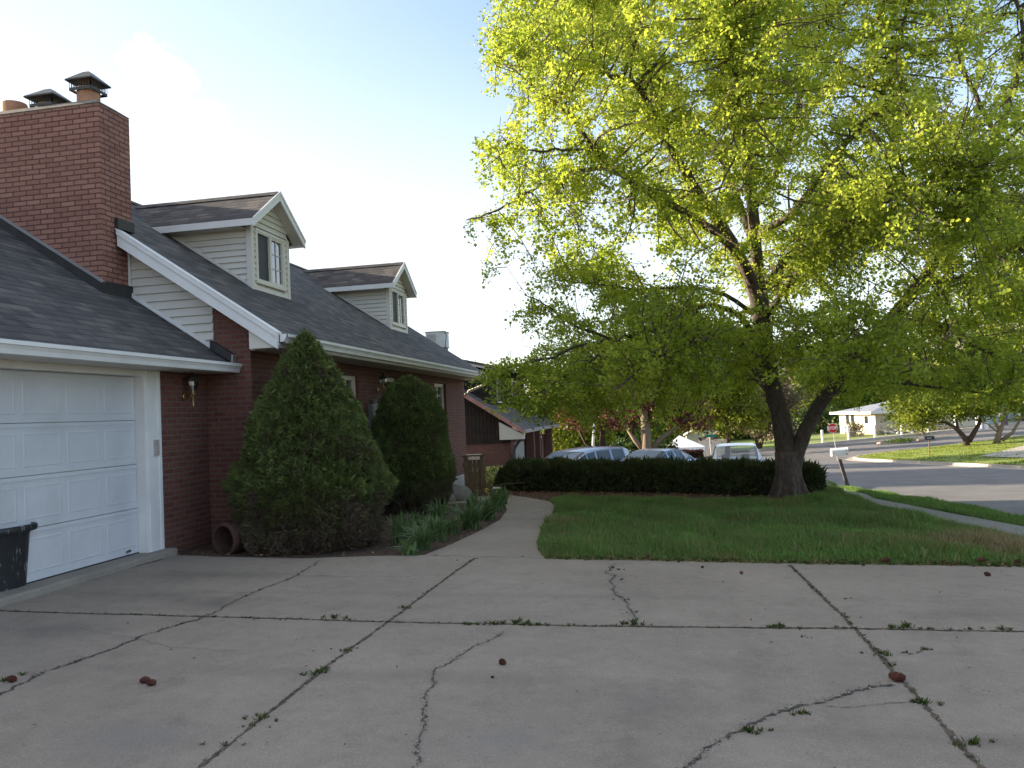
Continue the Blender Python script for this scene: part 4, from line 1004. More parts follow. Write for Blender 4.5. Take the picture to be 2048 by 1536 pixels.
# ------------------------------------------------------------------ clipped spruces and hedge
def spray(P, Nn, size, spread, r=rng, k=3):
    """k short needles fanned about each outward direction"""
    n = len(P); Vs = []; Fs = []
    for j in range(k):
        d = Nn + r.normal(size=(n, 3)) * spread; d /= np.linalg.norm(d, axis=1)[:, None]
        s = (np.asarray(size) * r.uniform(0.6, 1.35, n))[:, None]
        side = np.cross(d, r.normal(size=(n, 3))); side /= np.maximum(np.linalg.norm(side, axis=1)[:, None], 1e-6)
        w = s * 0.17
        Vs.append(np.stack([P - side * w, P + side * w, P + d * s], 1).reshape(-1, 3))
        Fs.append(np.arange(n * 3).reshape(-1, 3) + j * n * 3)
    return np.concatenate(Vs), np.concatenate(Fs)
def spruce(name, label, cx_, cy_, zb_, prof, n, lumps, brown, seed):
    r = np.random.default_rng(seed)
    t = thing(name, label, 'shrub', (cx_, cy_, zb_), 'clipped spruces along the front wall')
    H = np.array([p[0] for p in prof]); Rr = np.array([p[1] for p in prof])
    Rr = Rr * 1.0
    def surf(a, h, inset=0.0):
        rr = np.interp(h, H, Rr)
        b = 1 + 0.11 * np.sin(a * 3 + h * 2.2 + seed) * np.sin(h * 3.1 + a + 1) + lumps * wob(a * 1.6 + seed * 7, h * 1.9, 0.55) + lumps * 0.6 * wob(a * 3 + 9, h * 3.3 + seed, 0.4)
        rr = rr * b - inset
        return np.column_stack([cx_ + rr * np.cos(a), cy_ + rr * np.sin(a), zb_ + h + 0.05 * wob(a * 2, h * 2, .5)])
    # dark inner mass with its stem
    A = np.linspace(0, 2 * np.pi, 40, endpoint=False); hh = np.linspace(0.06, H[-1] - 0.05, 26)
    rows = [surf(A, np.full(40, h), 0.10) for h in hh]
    V = np.concatenate(rows); Fq = [(i*40+k, i*40+(k+1) % 40, (i+1)*40+(k+1) % 40, (i+1)*40+k) for i in range(25) for k in range(40)]
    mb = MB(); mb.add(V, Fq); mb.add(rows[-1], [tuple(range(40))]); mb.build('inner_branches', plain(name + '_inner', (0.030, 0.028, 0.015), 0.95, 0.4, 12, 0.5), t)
    mb = MB(); mb.tube([(cx_, cy_, zb_ - 0.1), (cx_, cy_, zb_ + H[-1] * 0.8)], [0.07, 0.02], 8); mb.build('stem', M['barkdark'], t)
    # weight by area
    h = r.uniform(0, H[-1], n * 3); keep_ = r.uniform(0, Rr.max(), n * 3) < np.interp(h, H, Rr) + 0.06
    h = h[keep_][:n]; a = r.uniform(0, 2 * np.pi, len(h))
    P = surf(a, h, 0.0); ins = np.abs(r.normal(size=len(h))) * 0.055
    dirn = np.column_stack([np.cos(a), np.sin(a), np.full(len(h), 0.45)]); dirn /= np.linalg.norm(dirn, axis=1)[:, None]
    P = P - dirn * ins[:, None]
    # clumps: push tufts out
    cl = wob(a * 6 + 3, h * 7, 0.5) ; P += dirn * (0.045 * cl)[:, None]
    V, F = spray(P, dirn, np.where(r.uniform(size=len(h)) < 0.03, 0.085, 0.045), 0.55, r, 3)
    tint = 0.60 + 0.20 * wob(a * 2.3 + seed, h * 2.1, 0.7) + 0.16 * cl + r.normal(size=len(h)) * 0.14
    dead = np.clip(1.15 - h / brown, 0, 1) * 0.75 + np.clip(wob(a * 2 + 5 * seed, h * 1.7 + 2, 0.45) - 0.45, 0, 1) * 0.8
    tint = np.clip(tint - dead * 0.75 + (h / H[-1]) * 0.06, 0.02, 1)
    mesh_np('foliage', V, F, M['spruce'], t, np.concatenate([tint] * 3))
    return t
b1 = (-4.80, 10.35); zb1 = float(gz(*b1)) - 0.02
spruce('spruce_shrub', 'broad cone of clipped spruce, the larger one, brown at the foot beside the driveway', b1[0], b1[1], zb1,
       [(0, 0.80), (0.15, 0.95), (0.45, 1.02), (0.75, 1.03), (1.05, 0.97), (1.35, 0.88), (1.66, 0.72), (1.99, 0.57), (2.28, 0.44), (2.48, 0.34), (2.61, 0.26), (2.75, 0.16), (2.85, 0.08), (2.92, 0.02)], 115000, 0.085, 0.8, 3)
b2 = (-4.68, 14.55); zb2 = float(gz(*b2)) - 0.02
spruce('spruce_shrub', 'narrower, darker clipped spruce standing before the front door', b2[0], b2[1], zb2,
       [(0, 0.50), (0.2, 0.62), (0.5, 0.75), (0.8, 0.80), (1.1, 0.77), (1.4, 0.71), (1.75, 0.64), (2.05, 0.55), (2.28, 0.44), (2.42, 0.30), (2.51, 0.16), (2.57, 0.03)], 75000, 0.085, 0.6, 11)

# the low dark hedge behind the lawn
hp = [tuple(G(u, v)[:2]) for u, v in [(972,980),(1060,984),(1180,984),(1320,986),(1450,990),(1545,992)]]
hp = [(q[0], q[1] + 0.55) for q in hp] + [(TB[0] + 0.35, TB[1] + 0.75), (TB[0] + 0.78, TB[1] + 0.55)]
hedge = thing('hedge', 'long low dark yew hedge with ragged top between lawn and cars', 'hedge', (hp[2][0], hp[2][1], float(gz(*hp[2]))))
def pathat(pts, s):
    P = np.array(pts); d = np.r_[0, np.cumsum(np.linalg.norm(np.diff(P, axis=0), axis=1))]; s = np.asarray(s) * d[-1]
    return np.column_stack([np.interp(s, d, P[:,0]), np.interp(s, d, P[:,1])]), d[-1]
Hn = 46000
def hedge_h(s): return 0.80 - 0.10 * sstep(0.18, 0.34, s) + 0.16 * (1 - sstep(0.0, 0.16, s)) - 0.03 * sstep(0.5, 0.9, s) + 0.06 * wob(s * 22, s * 3, 1.0) + 0.045 * wob(s * 60, 2 * s, 1.0)
def hedge_surf(s, ph, inset):
    c, L = pathat(hp, s); c2, _ = pathat(hp, np.clip(s + 0.004, 0, 1)); c1, _ = pathat(hp, np.clip(s - 0.004, 0, 1)); d = c2 - c1; d /= np.linalg.norm(d, axis=1)[:, None]
    nr = np.column_stack([-d[:,1], d[:,0]])
    endf = np.sqrt(np.clip(1 - (np.abs(s - 0.5) * 2) ** 14, 0.02, 1))
    wdt = (0.52 + 0.05 * wob(s * 30, ph * 2, 1.0) + 0.05 * wob(s * 70, ph * 5, 1.0)) * endf; hgt = hedge_h(s) * (0.55 + 0.45 * endf)
    cs, sn = np.cos(ph), np.sin(ph)
    ox = np.sign(cs) * np.abs(cs) ** 0.55 * (wdt - inset); oz = np.abs(sn) ** 0.55 * (hgt - inset)
    base_ = c + nr * ox[:, None]
    P = np.column_stack([base_, gz(c[:,0], c[:,1]) + oz])
    N = np.column_stack([nr * cs[:, None], sn]); return P, N / np.linalg.norm(N, axis=1)[:, None]
ns_, np_ = 110, 16
S, PH = np.meshgrid(np.linspace(0.002, 0.998, ns_), np.linspace(0.0, np.pi, np_)); P, N = hedge_surf(S.ravel(), PH.ravel(), 0.10)
idx = np.arange(ns_ * np_).reshape(np_, ns_)
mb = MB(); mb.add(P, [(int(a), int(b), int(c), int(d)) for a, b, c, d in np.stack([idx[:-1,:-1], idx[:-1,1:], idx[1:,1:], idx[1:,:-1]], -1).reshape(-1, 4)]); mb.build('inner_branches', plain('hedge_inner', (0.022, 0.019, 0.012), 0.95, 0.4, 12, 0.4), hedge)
s = rng.uniform(0, 1, Hn); ph = rng.uniform(-0.05, np.pi + .05, Hn); P, N = hedge_surf(s, ph, 0.0)
P -= N * (np.abs(rng.normal(size=Hn)) * 0.05)[:, None]; N2 = N + np.array([0, 0, 0.5]); N2 /= np.linalg.norm(N2, axis=1)[:, None]
V, F = spray(P, N2, np.where(rng.uniform(size=Hn) < 0.06, 0.16, 0.085), 0.6, rng, 3)
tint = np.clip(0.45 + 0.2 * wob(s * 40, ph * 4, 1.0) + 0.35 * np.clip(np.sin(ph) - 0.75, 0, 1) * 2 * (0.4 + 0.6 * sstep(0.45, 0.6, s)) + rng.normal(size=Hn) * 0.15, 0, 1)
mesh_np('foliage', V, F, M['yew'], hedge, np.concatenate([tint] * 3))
q = G(975, 985); mb = MB()
mb.tube([(q[0] - .1, q[1] - .15, q[2] - .02), (q[0] + .03, q[1] - .12, q[2] + .12), (q[0] + .1, q[1] - .05, q[2] + .3)], [.035, .03, .02], 6); mb.build('branch', M['twig'], hedge); mb = MB()
mb.tube([(q[0] + .03, q[1] - .12, q[2] + .12), (q[0] + .5, q[1] - .2, q[2] + .22), (q[0] + .9, q[1], q[2] + .2)], [.02, .014, .008], 5)
mb.build('branch', M['twig'], hedge)

# ------------------------------------------------------------------ grass
def blades(name, poly, n, h0, h1, mat, tintf, width=0.010, avoid=(), kind='stuff', hf=None, seed=0):
    r = np.random.default_rng(seed); P = np.array(poly); out = []
    while sum(len(a) for a in out) < n:
        c = r.uniform(P.min(0), P.max(0), (n * 2, 2)); k = inpoly(c[:,0], c[:,1], poly)
        for a in avoid: k &= ~inpoly(c[:,0], c[:,1], a)
        out.append(c[k])
    c = np.concatenate(out)[:n]
    h = r.uniform(h0, h1, n) * (0.8 + 0.4 * wob(c[:,0], c[:,1], 0.9))
    if hf is not None: h = h * hf(c[:,0], c[:,1])
    z = gz(c[:,0], c[:,1]) - 0.03
    a = r.uniform(0, 6.28, n); lean = r.uniform(0.1, 0.75, n) * h; dx = np.cos(a) * lean; dy = np.sin(a) * lean
    w = width * r.uniform(0.6, 1.3, n); b = a + 1.57 + r.normal(size=n) * 0.4; wx, wy = np.cos(b) * w, np.sin(b) * w
    B0 = np.column_stack([c[:,0] - wx, c[:,1] - wy, z]); B1 = np.column_stack([c[:,0] + wx, c[:,1] + wy, z])
    Mi = np.column_stack([c[:,0] + dx * .35, c[:,1] + dy * .35, z + h * .65])
    M0 = Mi - np.column_stack([wx, wy, 0 * w]) * .6; M1 = Mi + np.column_stack([wx, wy, 0 * w]) * .6
    T = np.column_stack([c[:,0] + dx, c[:,1] + dy, z + h])
    V = np.stack([B0, B1, M1, T, M0], 1).reshape(-1, 3); i = np.arange(n) * 5
    F = np.concatenate([np.stack([i, i+1, i+2], 1), np.stack([i, i+2, i+4], 1), np.stack([i+4, i+2, i+3], 1)])
    t = np.clip(tintf(c[:,0], c[:,1]) + r.normal(size=n) * 0.16, 0, 1)
    o = mesh_np(name, V, F, mat, None, np.concatenate([t] * 3)); tag(o, kind=kind); return o
dry = [(G(1110, 1045), 0.45), (G(1100, 1070), 0.35), (G(1980, 1090), 0.8), (G(2045, 1095), 0.7), (G(1330, 1050), 0.25)]
def lawn_edge_y(x): q = np.array(lawn_edge); return np.interp(x, q[:,0], q[:,1])
def lawn_tint(x, y):
    t = 0.58 + 0.17 * wob(x, y, 0.8) + 0.10 * wob(x, y, 0.25)
    for q, r_ in dry: t = t - 0.33 * np.exp(-((x - q[0]) ** 2 + (y - q[1]) ** 2) / r_ ** 2)
    edge = y - lawn_edge_y(x)
    return t - 0.30 * np.exp(-(edge / 0.22) ** 2)
def lawn_h(x, y):
    edge = y - lawn_edge_y(x)
    return 1 - 0.6 * np.exp(-(edge / 0.25) ** 2) + 0.25 * np.clip(wob(x, y, 0.5), 0, 1)
blades('grass', [(q[0], q[1] - .05) if i < 5 else q for i, q in enumerate(lawn_poly)], 170000, 0.07, 0.155, M['grassblade'], lawn_tint, 0.0065, (), hf=lawn_h, seed=1)
near_strip = [p for p in strip_poly]
blades('grass', strip_poly, 52000, 0.07, 0.15, M['grassblade'], lambda x, y: 0.66 + 0.1 * wob(x, y, 0.9) - 0.1 * (wob(x, y, 2.2) > 0.7), 0.011, seed=2)
# seed heads and tall weeds standing in the lawn
blades('tall_weeds', lawn_poly, 1500, 0.16, 0.30, M['grassblade'], lambda x, y: 0.30 + 0.3 * wob(x, y, 0.3), 0.004, seed=3)
def tufts(name, spots, mat, tintm, n0, h, seed):
    r = np.random.default_rng(seed); Vs, Fs, Ts = [], [], []; b = 0
    for (x, y, s) in spots:
        n = max(3, int(n0 * s))
        a = r.uniform(0, 6.28, n); rr = np.abs(r.normal(size=n)) * 0.025 * s; hh = h * s * r.uniform(0.5, 1.2, n); ln = r.uniform(0.2, 1.1, n) * hh
        px, py = x + np.cos(a) * rr, y + np.sin(a) * rr; z = gz(px, py); a2 = a + r.normal(size=n) * 0.5
        w = 0.0035 * s ** 0.5 * r.uniform(0.7, 1.6, n); wx, wy = -np.sin(a2) * w, np.cos(a2) * w
        V = np.stack([np.column_stack([px - wx, py - wy, z]), np.column_stack([px + wx, py + wy, z]), np.column_stack([px + np.cos(a2) * ln * .5 + wx, py + np.sin(a2) * ln * .5 + wy, z + hh * .75]), np.column_stack([px + np.cos(a2) * ln, py + np.sin(a2) * ln, z + hh])], 1).reshape(-1, 3)
        i = np.arange(n) * 4 + b; b += n * 4
        Vs.append(V); Fs.append(np.concatenate([np.stack([i, i+1, i+2], 1), np.stack([i, i+2, i+3], 1)])); t = np.clip(tintm + r.normal(size=n) * 0.13, 0, 1); Ts.append(np.concatenate([t, t]))
    o = mesh_np(name, np.concatenate(Vs), np.concatenate(Fs), mat, None, np.concatenate(Ts)); tag(o, kind='stuff'); return o
spots = []
for u, v, s in [(668,1236,1.5),(430,1234,.8),(500,1236,.7),(560,1240,.6),(700,1240,.6),(807,1216,1.1),(915,1121,.5),(955,1117,.6),(1045,1114,.7),(1225,1136,.9),(1237,1140,.8),(1243,1160,.7),(1258,1200,.7),(1272,1225,.6),
                (930,1249,1.0),(955,1250,1.0),(985,1248,1.3),(1005,1248,1.2),(1030,1247,1.6),(1050,1250,1.2),(1075,1250,1.0),(1095,1252,.7),(1135,1251,.8),(1230,1252,.7),(1265,1248,1.7),(1285,1250,1.0),(1205,1252,.5),
                (1545,1256,1.2),(1560,1254,1.4),(1600,1257,.8),(1650,1258,.6),(1785,1256,1.3),(1815,1254,1.5),(1800,1258,1.0),(1840,1258,.7),(1860,1259,.9),(1900,1259,.6),(1940,1259,.8),(2000,1259,1.1),(2020,1260,.8),(1672,1255,.7),
                (640,1345,1.3),(628,1350,1.1),(650,1338,1.0),(690,1302,1.0),(700,1298,.8),(520,1440,1.1),(530,1432,.9),(450,1492,.9),(505,1452,.7),(1762,1308,1.2),(1775,1312,.9),(1780,1330,.9),(1755,1300,.7),(1840,1405,1.2),(1850,1408,1.0),(1825,1404,.7),
                (1498,1464,1.3),(1520,1462,.8),(1600,1428,1.0),(1610,1426,.7),(1690,1198,.7),(1625,1175,.8),(1695,1235,.6),(1940,1486,1.2),(1950,1490,1.0),(1814,1306,.7),(1850,1299,.9),(1605,1274,.6),(10,1362,1.2),(48,1350,.8),(870,1112,.6),(895,1113,.4)]:
    q = G(u, v); spots.append((q[0], q[1], s * 0.52)); spots.append((q[0] + rng.normal() * .05, q[1] + rng.normal() * .012, s * 0.36)); spots.append((q[0] + rng.normal() * .07, q[1] + rng.normal() * .015, s * 0.3))
r_ = np.random.default_rng(5)
for c in joint_lines[:3]:
    for k in r_.integers(0, len(c), 260):
        if c[k][1] > 2.5: spots.append((c[k][0] + r_.normal() * .01, c[k][1] + r_.normal() * .008, r_.uniform(0.10, 0.30)))
for c in crack_lines[:2]:
    for k in r_.integers(0, len(c), 14): spots.append((c[k][0], c[k][1], r_.uniform(0.12, 0.35)))
for k in range(260):
    x = r_.uniform(lawn_edge[0][0], 4.5); spots.append((x, float(lawn_edge_y(x)) + r_.normal() * 0.05 + .05, r_.uniform(0.2, 0.7)))
tufts('weeds', spots, M['weed'], 0.55, 44, 0.046, 9)
# dry leaves and petals
def litter(name, cs, size, mat, seed):
    r = np.random.default_rng(seed); P = np.column_stack([cs, gz(cs[:,0], cs[:,1]) + 0.012])
    V, F = leaves(P, size, np.tile([0, 0, 1.5], (len(P), 1)), 0.6, 0.5, 0.5, r); t = r.uniform(0, 1, len(P)); o = mesh_np(name, V, F, mat, None, np.concatenate([t, t])); tag(o, kind='stuff')
mp_ = np.array(mulch_poly); c = r_.uniform(mp_.min(0), mp_.max(0), (22000, 2)); c = c[inpoly(c[:,0], c[:,1], mulch_poly)]; litter('fallen_leaves', c, 0.05, M['litter'], 4)
c = np.column_stack([r_.uniform(-1.4, 5.0, 700), np.zeros(700)]); c[:,1] = lawn_edge_y(c[:,0]) - .05 + np.abs(r_.normal(size=700)) * 0.14; litter('fallen_leaves', c, 0.03, M['litter'], 6)
bp_ = np.array(bed_poly); c = r_.uniform(bp_.min(0), bp_.max(0), (3500, 2)); c = c[inpoly(c[:,0], c[:,1], bed_poly)]; litter('fallen_leaves', c, 0.035, M['litter'], 8)
dp = np.column_stack([r_.uniform(-5.5, 4.5, 240), r_.uniform(3.0, 8.6, 240)]); cr = np.concatenate([np.repeat(c, 2, 0) for c in crack_lines[:5]] + joint_lines[:3]); cr = cr[cr[:,1] > 2.6]; cr = cr + r_.normal(size=cr.shape) * .016
litter('rubble', cr, 0.016, leaf_mat('stone_chip', [(0, (.06,.05,.045)), (.5, (.16,.145,.13)), (1, (.36,.34,.31))], 0, .9), 12)
litter('fallen_leaves', dp, 0.020, M['litter'], 10)

# ------------------------------------------------------------------ strap-leaved plants of the flower bed
def strap_plant(u, v, label, n, h, seed, spread=0.9, flowers=0, tint=0.7, wid=0.010):
    r = np.random.default_rng(seed); p = G(u, v); z0 = float(gz(p[0], p[1])) - 0.015
    t = thing('daylily_plant', label, 'plant', (p[0], p[1], z0), 'strap-leaved plants in the flower bed') if flowers else None
    Vs, Fs, Ts = [], [], []; b = 0; S = 7
    for i in range(int(n * 1.5)):
        a = r.uniform(0, 6.28); L = h * r.uniform(0.6, 1.3); ln = 1.15 * spread * r.uniform(0.15, 1.0); w = wid * r.uniform(0.7, 1.4)
        ts = np.linspace(0, 1, S); out = L * ln * ts ** 1.5 * 0.9; up = L * (ts - 0.55 * ln * ts ** 2.4)
        x0, y0 = p[0] + r.normal() * 0.05, p[1] + r.normal() * 0.05
        cx_, cy_ = x0 + np.cos(a) * out, y0 + np.sin(a) * out; ww = w * np.minimum(1, (1 - ts) * 3 + 0.05)
        tw_ = a + 1.57 + r.normal() * 0.3
        V = np.zeros((S * 2, 3)); V[:S] = np.column_stack([cx_ - np.cos(tw_) * ww, cy_ - np.sin(tw_) * ww, z0 + up + .004]); V[S:] = np.column_stack([cx_ + np.cos(tw_) * ww, cy_ + np.sin(tw_) * ww, z0 + up])
        Vs.append(V); Fs.append(np.array([(k, k+1, S+k+1, S+k) for k in range(S-1)]) + b); b += S * 2; Ts += [np.clip(tint + r.normal() * .2, 0, 1)] * (S-1)
    lo_ = mesh_np('leaves' if flowers else 'daylily_plant', np.concatenate(Vs), np.concatenate(Fs), M['strap'], t, Ts)
    if t is None: tag(lo_, label, 'plant', 'strap-leaved plants in the flower bed')
    for k in range(flowers):
        a = r.uniform(0, 6.28); hx, hy = p[0] + np.cos(a) * h * .4, p[1] + np.sin(a) * h * .4; hz = z0 + h * r.uniform(.75, 1.05)
        mb = MB(); mb.tube([(p[0], p[1], z0), ((p[0]+hx)/2, (p[1]+hy)/2, z0 + h * .6), (hx, hy, hz)], [.004, .004, .003], 5)
        for j in range(6):
            q = j * 1.047; mb.add([(hx, hy, hz), (hx + .035*math.cos(q-.35), hy + .035*math.sin(q-.35), hz + .01), (hx + .05*math.cos(q), hy + .05*math.sin(q), hz + .012), (hx + .035*math.cos(q+.35), hy + .035*math.sin(q+.35), hz + .01)], [(0,1,2,3)])
        mb.lathe([(.012, 0), (.015, .02), (.006, .022)], (hx, hy, hz), 8); mb.build('flower', M['yellow'], t)
plants = [(845,1098,'sprawling strap leaves lying out towards the driveway, front of the bed',70,.48,1.0,0,.62), (800,1086,'upright strap leaves beside the brown foot of the large spruce',46,.50,.55,0,.7),
          (872,1080,'dense clump of arching strap leaves, second from the front of the bed',80,.50,.9,0,.72), (905,1066,'low clump of arching strap leaves leaning over the walkway edge',60,.40,1.0,0,.75),
          (940,1056,'biggest clump of long arching strap leaves beside the walkway',110,.58,.9,0,.75), (880,1048,'bluish strap leaves close under the dark narrow spruce',60,.50,.7,0,.8),
          (975,1038,'strap-leaved clump with drying yellow tips in the bend of the walkway',70,.48,1.0,0,.45), (950,1026,'strap leaves behind the biggest clump in the bed',60,.48,.7,0,.8),
          (990,1020,'farthest strap-leaved clump, with yellow flowers at the walkway bend',80,.50,.6,3,.75), (835,1064,'short strap leaves in the middle of the bed, below the narrow spruce',50,.42,.7,0,.6),
          (1005,1008,'small upright tuft at the far end of the flower bed',50,.45,.5,0,.8), (820,1110,'broad flat leaves lying on the bare soil at the driveway edge',14,.32,1.1,0,.75)]
for i, (u, v, lab, n, h, sp, fl, ti) in enumerate(plants): strap_plant(u, v, lab, n, h * .82, 40 + i, sp, fl, ti, 0.026 if i == 11 else 0.0105)
# ------------------------------------------------------------------ cars
def car(name, label, cat, loc, rz, st, mats, half, wheels, wins, screens, trim=None, seats=True, mirrors=None, lamps=None, see=0.0):
    """st: stations along the length (x, z_bottom, z_belt, z_roof, half width at belt, half width at roof); front at +x"""
    t = bpy.data.objects.new(name, None); COL.objects.link(t); t.location = (0, 0, 0); ORG[t.name] = np.zeros(3); tag(t, label, cat, 'cars parked beyond the hedge')
    n = len(st); rings = []
    for (x, zb, zl, zr_, wb, wr_) in st:
        half_r = [(0, zb), (wb * .86, zb), (wb * .97, zb + .12), (wb * 1.0, zb + (zl - zb) * .55), (wb * .985, zl - .04), (wb * .965, zl), (wr_, max(zl + .004, zr_ - .055)), (wr_ * .82, zr_ - .012 if zr_ > zl + .1 else zr_), (0, zr_)]
        ring = [(x, y, z) for y, z in half_r] + [(x, -y, z) for y, z in half_r[-2:0:-1]]
        rings.append(ring)
    m_ = len(rings[0]); body = MB(); V = [q for r in rings for q in r]; body.add(V, [])
    pane, screen = [], []
    for i in range(n - 1):
        for k in range(m_):
            f = (i*m_+k, i*m_+(k+1) % m_, (i+1)*m_+(k+1) % m_, (i+1)*m_+k)
            side = k in (5, 10)
            top = k in (7, 8, 6, 9)
            if side and i in wins: pane.append((i, k, f))
            elif (i in screens) and (top or side): screen.append((i, k, f))
            else: body.add([], []); body.f.append(f)
    body.f.append(tuple(range(m_ - 1, -1, -1))); body.f.append(tuple(range((n-1)*m_, n*m_)))
    def inset(f, e, out):
        P = [np.array(V[i]) for i in f]; c = sum(P) / 4; Q = []
        nr = np.cross(P[1] - P[0], P[3] - P[0]); nr /= max(np.linalg.norm(nr), 1e-9)
        if np.dot(nr, c - np.array([c[0], 0, .9])) < 0: nr = -nr
        u = P[1] - P[0]; w = P[3] - P[0]
        for s_, t_ in ((e[0], e[2]), (1 - e[1], e[2]), (1 - e[1], 1 - e[3]), (e[0], 1 - e[3])):
            q = P[0]*(1-s_)*(1-t_) + P[1]*s_*(1-t_) + P[2]*s_*t_ + P[3]*(1-s_)*t_; Q.append(tuple(q))
        return P, Q
    glassb = []
    for i, k, f in pane:
        e = [.10, .08, .05, .05]
        if k == 10: e = [.08, .10, .05, .05]
        P, Q = inset(f, e, 0)
        b = len(body.v); body.v += [tuple(p) for p in P] + Q; body.f += [(b, b+1, b+5, b+4), (b+1, b+2, b+6, b+5), (b+2, b+3, b+7, b+6), (b+3, b, b+4, b+7)]
        glassb.append(MB().add(Q, [(0,1,2,3)]))
    wsb = {i_: MB() for i_ in screens}
    for i, k, f in screen:
        if k in (5, 10):  body.f.append(f)
        else: wsb[i].add([V[q] for q in f], [(0,1,2,3)])
    def put(mb, nm, mat, par, sm=False, bev=0):
        o = mb.build(nm, mat, par, bev, sm, local=True); return o
    bo = put(body, 'body', mats[0], t, True)
    es = bo.modifiers.new('edges', 'EDGE_SPLIT'); es.split_angle = math.radians(38)
    for g in glassb: put(g, 'side_window', mats[1], t, False)
    for i_ in screens: put(wsb[i_], 'windshield' if i_ < n / 2 else 'rear_window', mats[1], t, True)
    for (x, side) in [(wheels[0], s) for s in (-1, 1)] + [(wheels[1], s) for s in (-1, 1)]:
        R = wheels[2]; w = MB(); w.lathe([(R*.62, -.1), (R*.95, -.1), (R, -.07), (R, .07), (R*.95, .1), (R*.62, .1)], (0,0,0), 24)
        w.v = [(x + q[0], side * (half - .10) + q[2], R + q[1]) for q in w.v]; wo = put(w, 'wheel', M['blackplastic'], t, True)
        w = MB(); w.lathe([(0.0, -.03), (R*.62, -.05), (R*.64, .02), (R*.3, .05), (0.0, .06)], (0,0,0), 20)
        w.v = [(x + q[0], side * (half - .10 + .05) + side * q[2], R + q[1]) for q in w.v]; put(w, 'rim', M['galv'], wo, True)
    if seats:
        for (x, ys) in seats:
            for y in ys:
                sb = MB()
                sb.box(x - .25, x + .25, y - .25, y + .25, .45, .62); sb.box(x - .30, x - .16, y - .24, y + .24, .6, 1.12); sb.box(x - .30, x - .20, y - .13, y + .13, 1.115, 1.32); put(sb, 'seat', M['blackplastic'], t, False, 0.03)
        sb = MB(); sb.box(st[2][0] - 0.4, st[2][0] - .1, -half * .8, half * .8, .7, .92)
        put(sb, 'dashboard', M['blackplastic'], t, False, 0.03)
        sb = MB(); q = mirrors
        sb.box(q[0] - .55, q[0] - .52, -.11, .11, q[1] + .30, q[1] + .37); put(sb, 'rear_view_mirror', M['blackplastic'], t, False, .01)
    if mirrors:
        for s in (-1, 1):
            mm = MB(); mm.box(mirrors[0] - .05, mirrors[0] + .08, s * (half - .03), s * (half + .19), mirrors[1], mirrors[1] + .15); put(mm, 'wing_mirror', mats[0], t, False, .03)
    for s in (-1, 1):
        mm = MB(); x, z, w = lamps; mm.box(x - .25, x, s * (half * .55), s * (half * .95), z, z + .14); put(mm, 'headlight', M['signwhite'], t, False, .03)
    if trim:
        for s in (5, 10):
            wp = MB(); pts = []
            for i in sorted(set(wins) | {max(wins) + 1}):
                pts.append(V[i*m_ + (6 if s == 5 else 10)])
            P = [np.array(q) + np.array([0, (0.012 if s == 5 else -.012), 0]) for q in pts]
            wp.tube(P, .014, 6); put(wp, 'window_trim', trim, t, True)
    t.location = loc; t.rotation_euler = (0, 0, rz)
    return t
glass_car = glass_mat('car_glass', (0.03, 0.042, 0.055), 0.0, 0.03, 0.3)
glass_thru = glass_mat('clear_car_glass', (0.02, 0.02, 0.02), 0.86, 0.02)
def padz(x, y): return float(gz(x, y))
# front is +x; rz turns it towards the camera
q = onY(1148, 930, 29.5)
VANX, VANY = float(q[0]), 29.5
van_st = [(2.50, .38, .78, .80, .70, .60), (2.35, .30, .90, .93, .88, .74), (1.75, .24, 1.04, 1.07, .97, .80), (1.25, .22, 1.08, 1.16, .99, .80), (0.75, .22, 1.10, 1.46, 1.0, .79), (0.25, .22, 1.11, 1.66, 1.0, .79), (-0.25, .22, 1.12, 1.73, 1.0, .79), (-1.15, .22, 1.14, 1.75, 1.0, .785), (-2.0, .24, 1.16, 1.73, .99, .77), (-2.35, .28, 1.17, 1.64, .96, .74), (-2.52, .36, 1.10, 1.16, .92, .80)]
van = car('minivan', 'blue-grey minivan with chrome window line, biggest car behind the hedge', 'car', (VANX, VANY, padz(VANX, VANY) - .27), math.radians(-90 - 34), van_st, (paint_mat('van_paint', (0.15, 0.19, 0.28), .25, .5), glass_car), 1.0, (1.55, -1.5, .34), [4, 5, 6, 7], [3, 4], M['galv'], [(0.3, (-.4, .4)), (-.7, (-.4, .4))], (0.85, 1.06), (2.42, .70, .5))
q = onY(1297, 930, 27.6); SX, SY = float(q[0]), 27.6
sed_st = [(2.32, .36, .62, .64, .66, .55), (2.15, .26, .72, .75, .84, .70), (1.5, .22, .86, .90, .91, .72), (0.95, .20, .93, .98, .92, .66), (0.45, .20, .95, 1.24, .92, .66), (-0.05, .20, .96, 1.42, .92, .65), (-.5, .20, .97, 1.46, .92, .65), (-1.1, .20, .99, 1.42, .92, .64), (-1.65, .22, 1.01, 1.24, .90, .63), (-2.0, .26, 1.02, 1.06, .86, .66), (-2.30, .36, .96, .98, .78, .62)]
sed = car('sedan', 'light silver-blue sedan between the minivan and the white pickup', 'car', (SX, SY, padz(SX, SY) - .08), math.radians(-90 - 30), sed_st, (paint_mat('sedan_paint', (0.33, 0.40, 0.49), .22, .4), glass_car), .92, (1.42, -1.35, .32), [4, 5, 6, 7], [3, 4], M['blackplastic'], [(0.05, (-.38, .38)), (-.8, (-.38, .38))], (0.72, .93), (2.25, .60, .5))
q = onY(1472, 930, 30.5); PX, PY = float(q[0]), 30.5
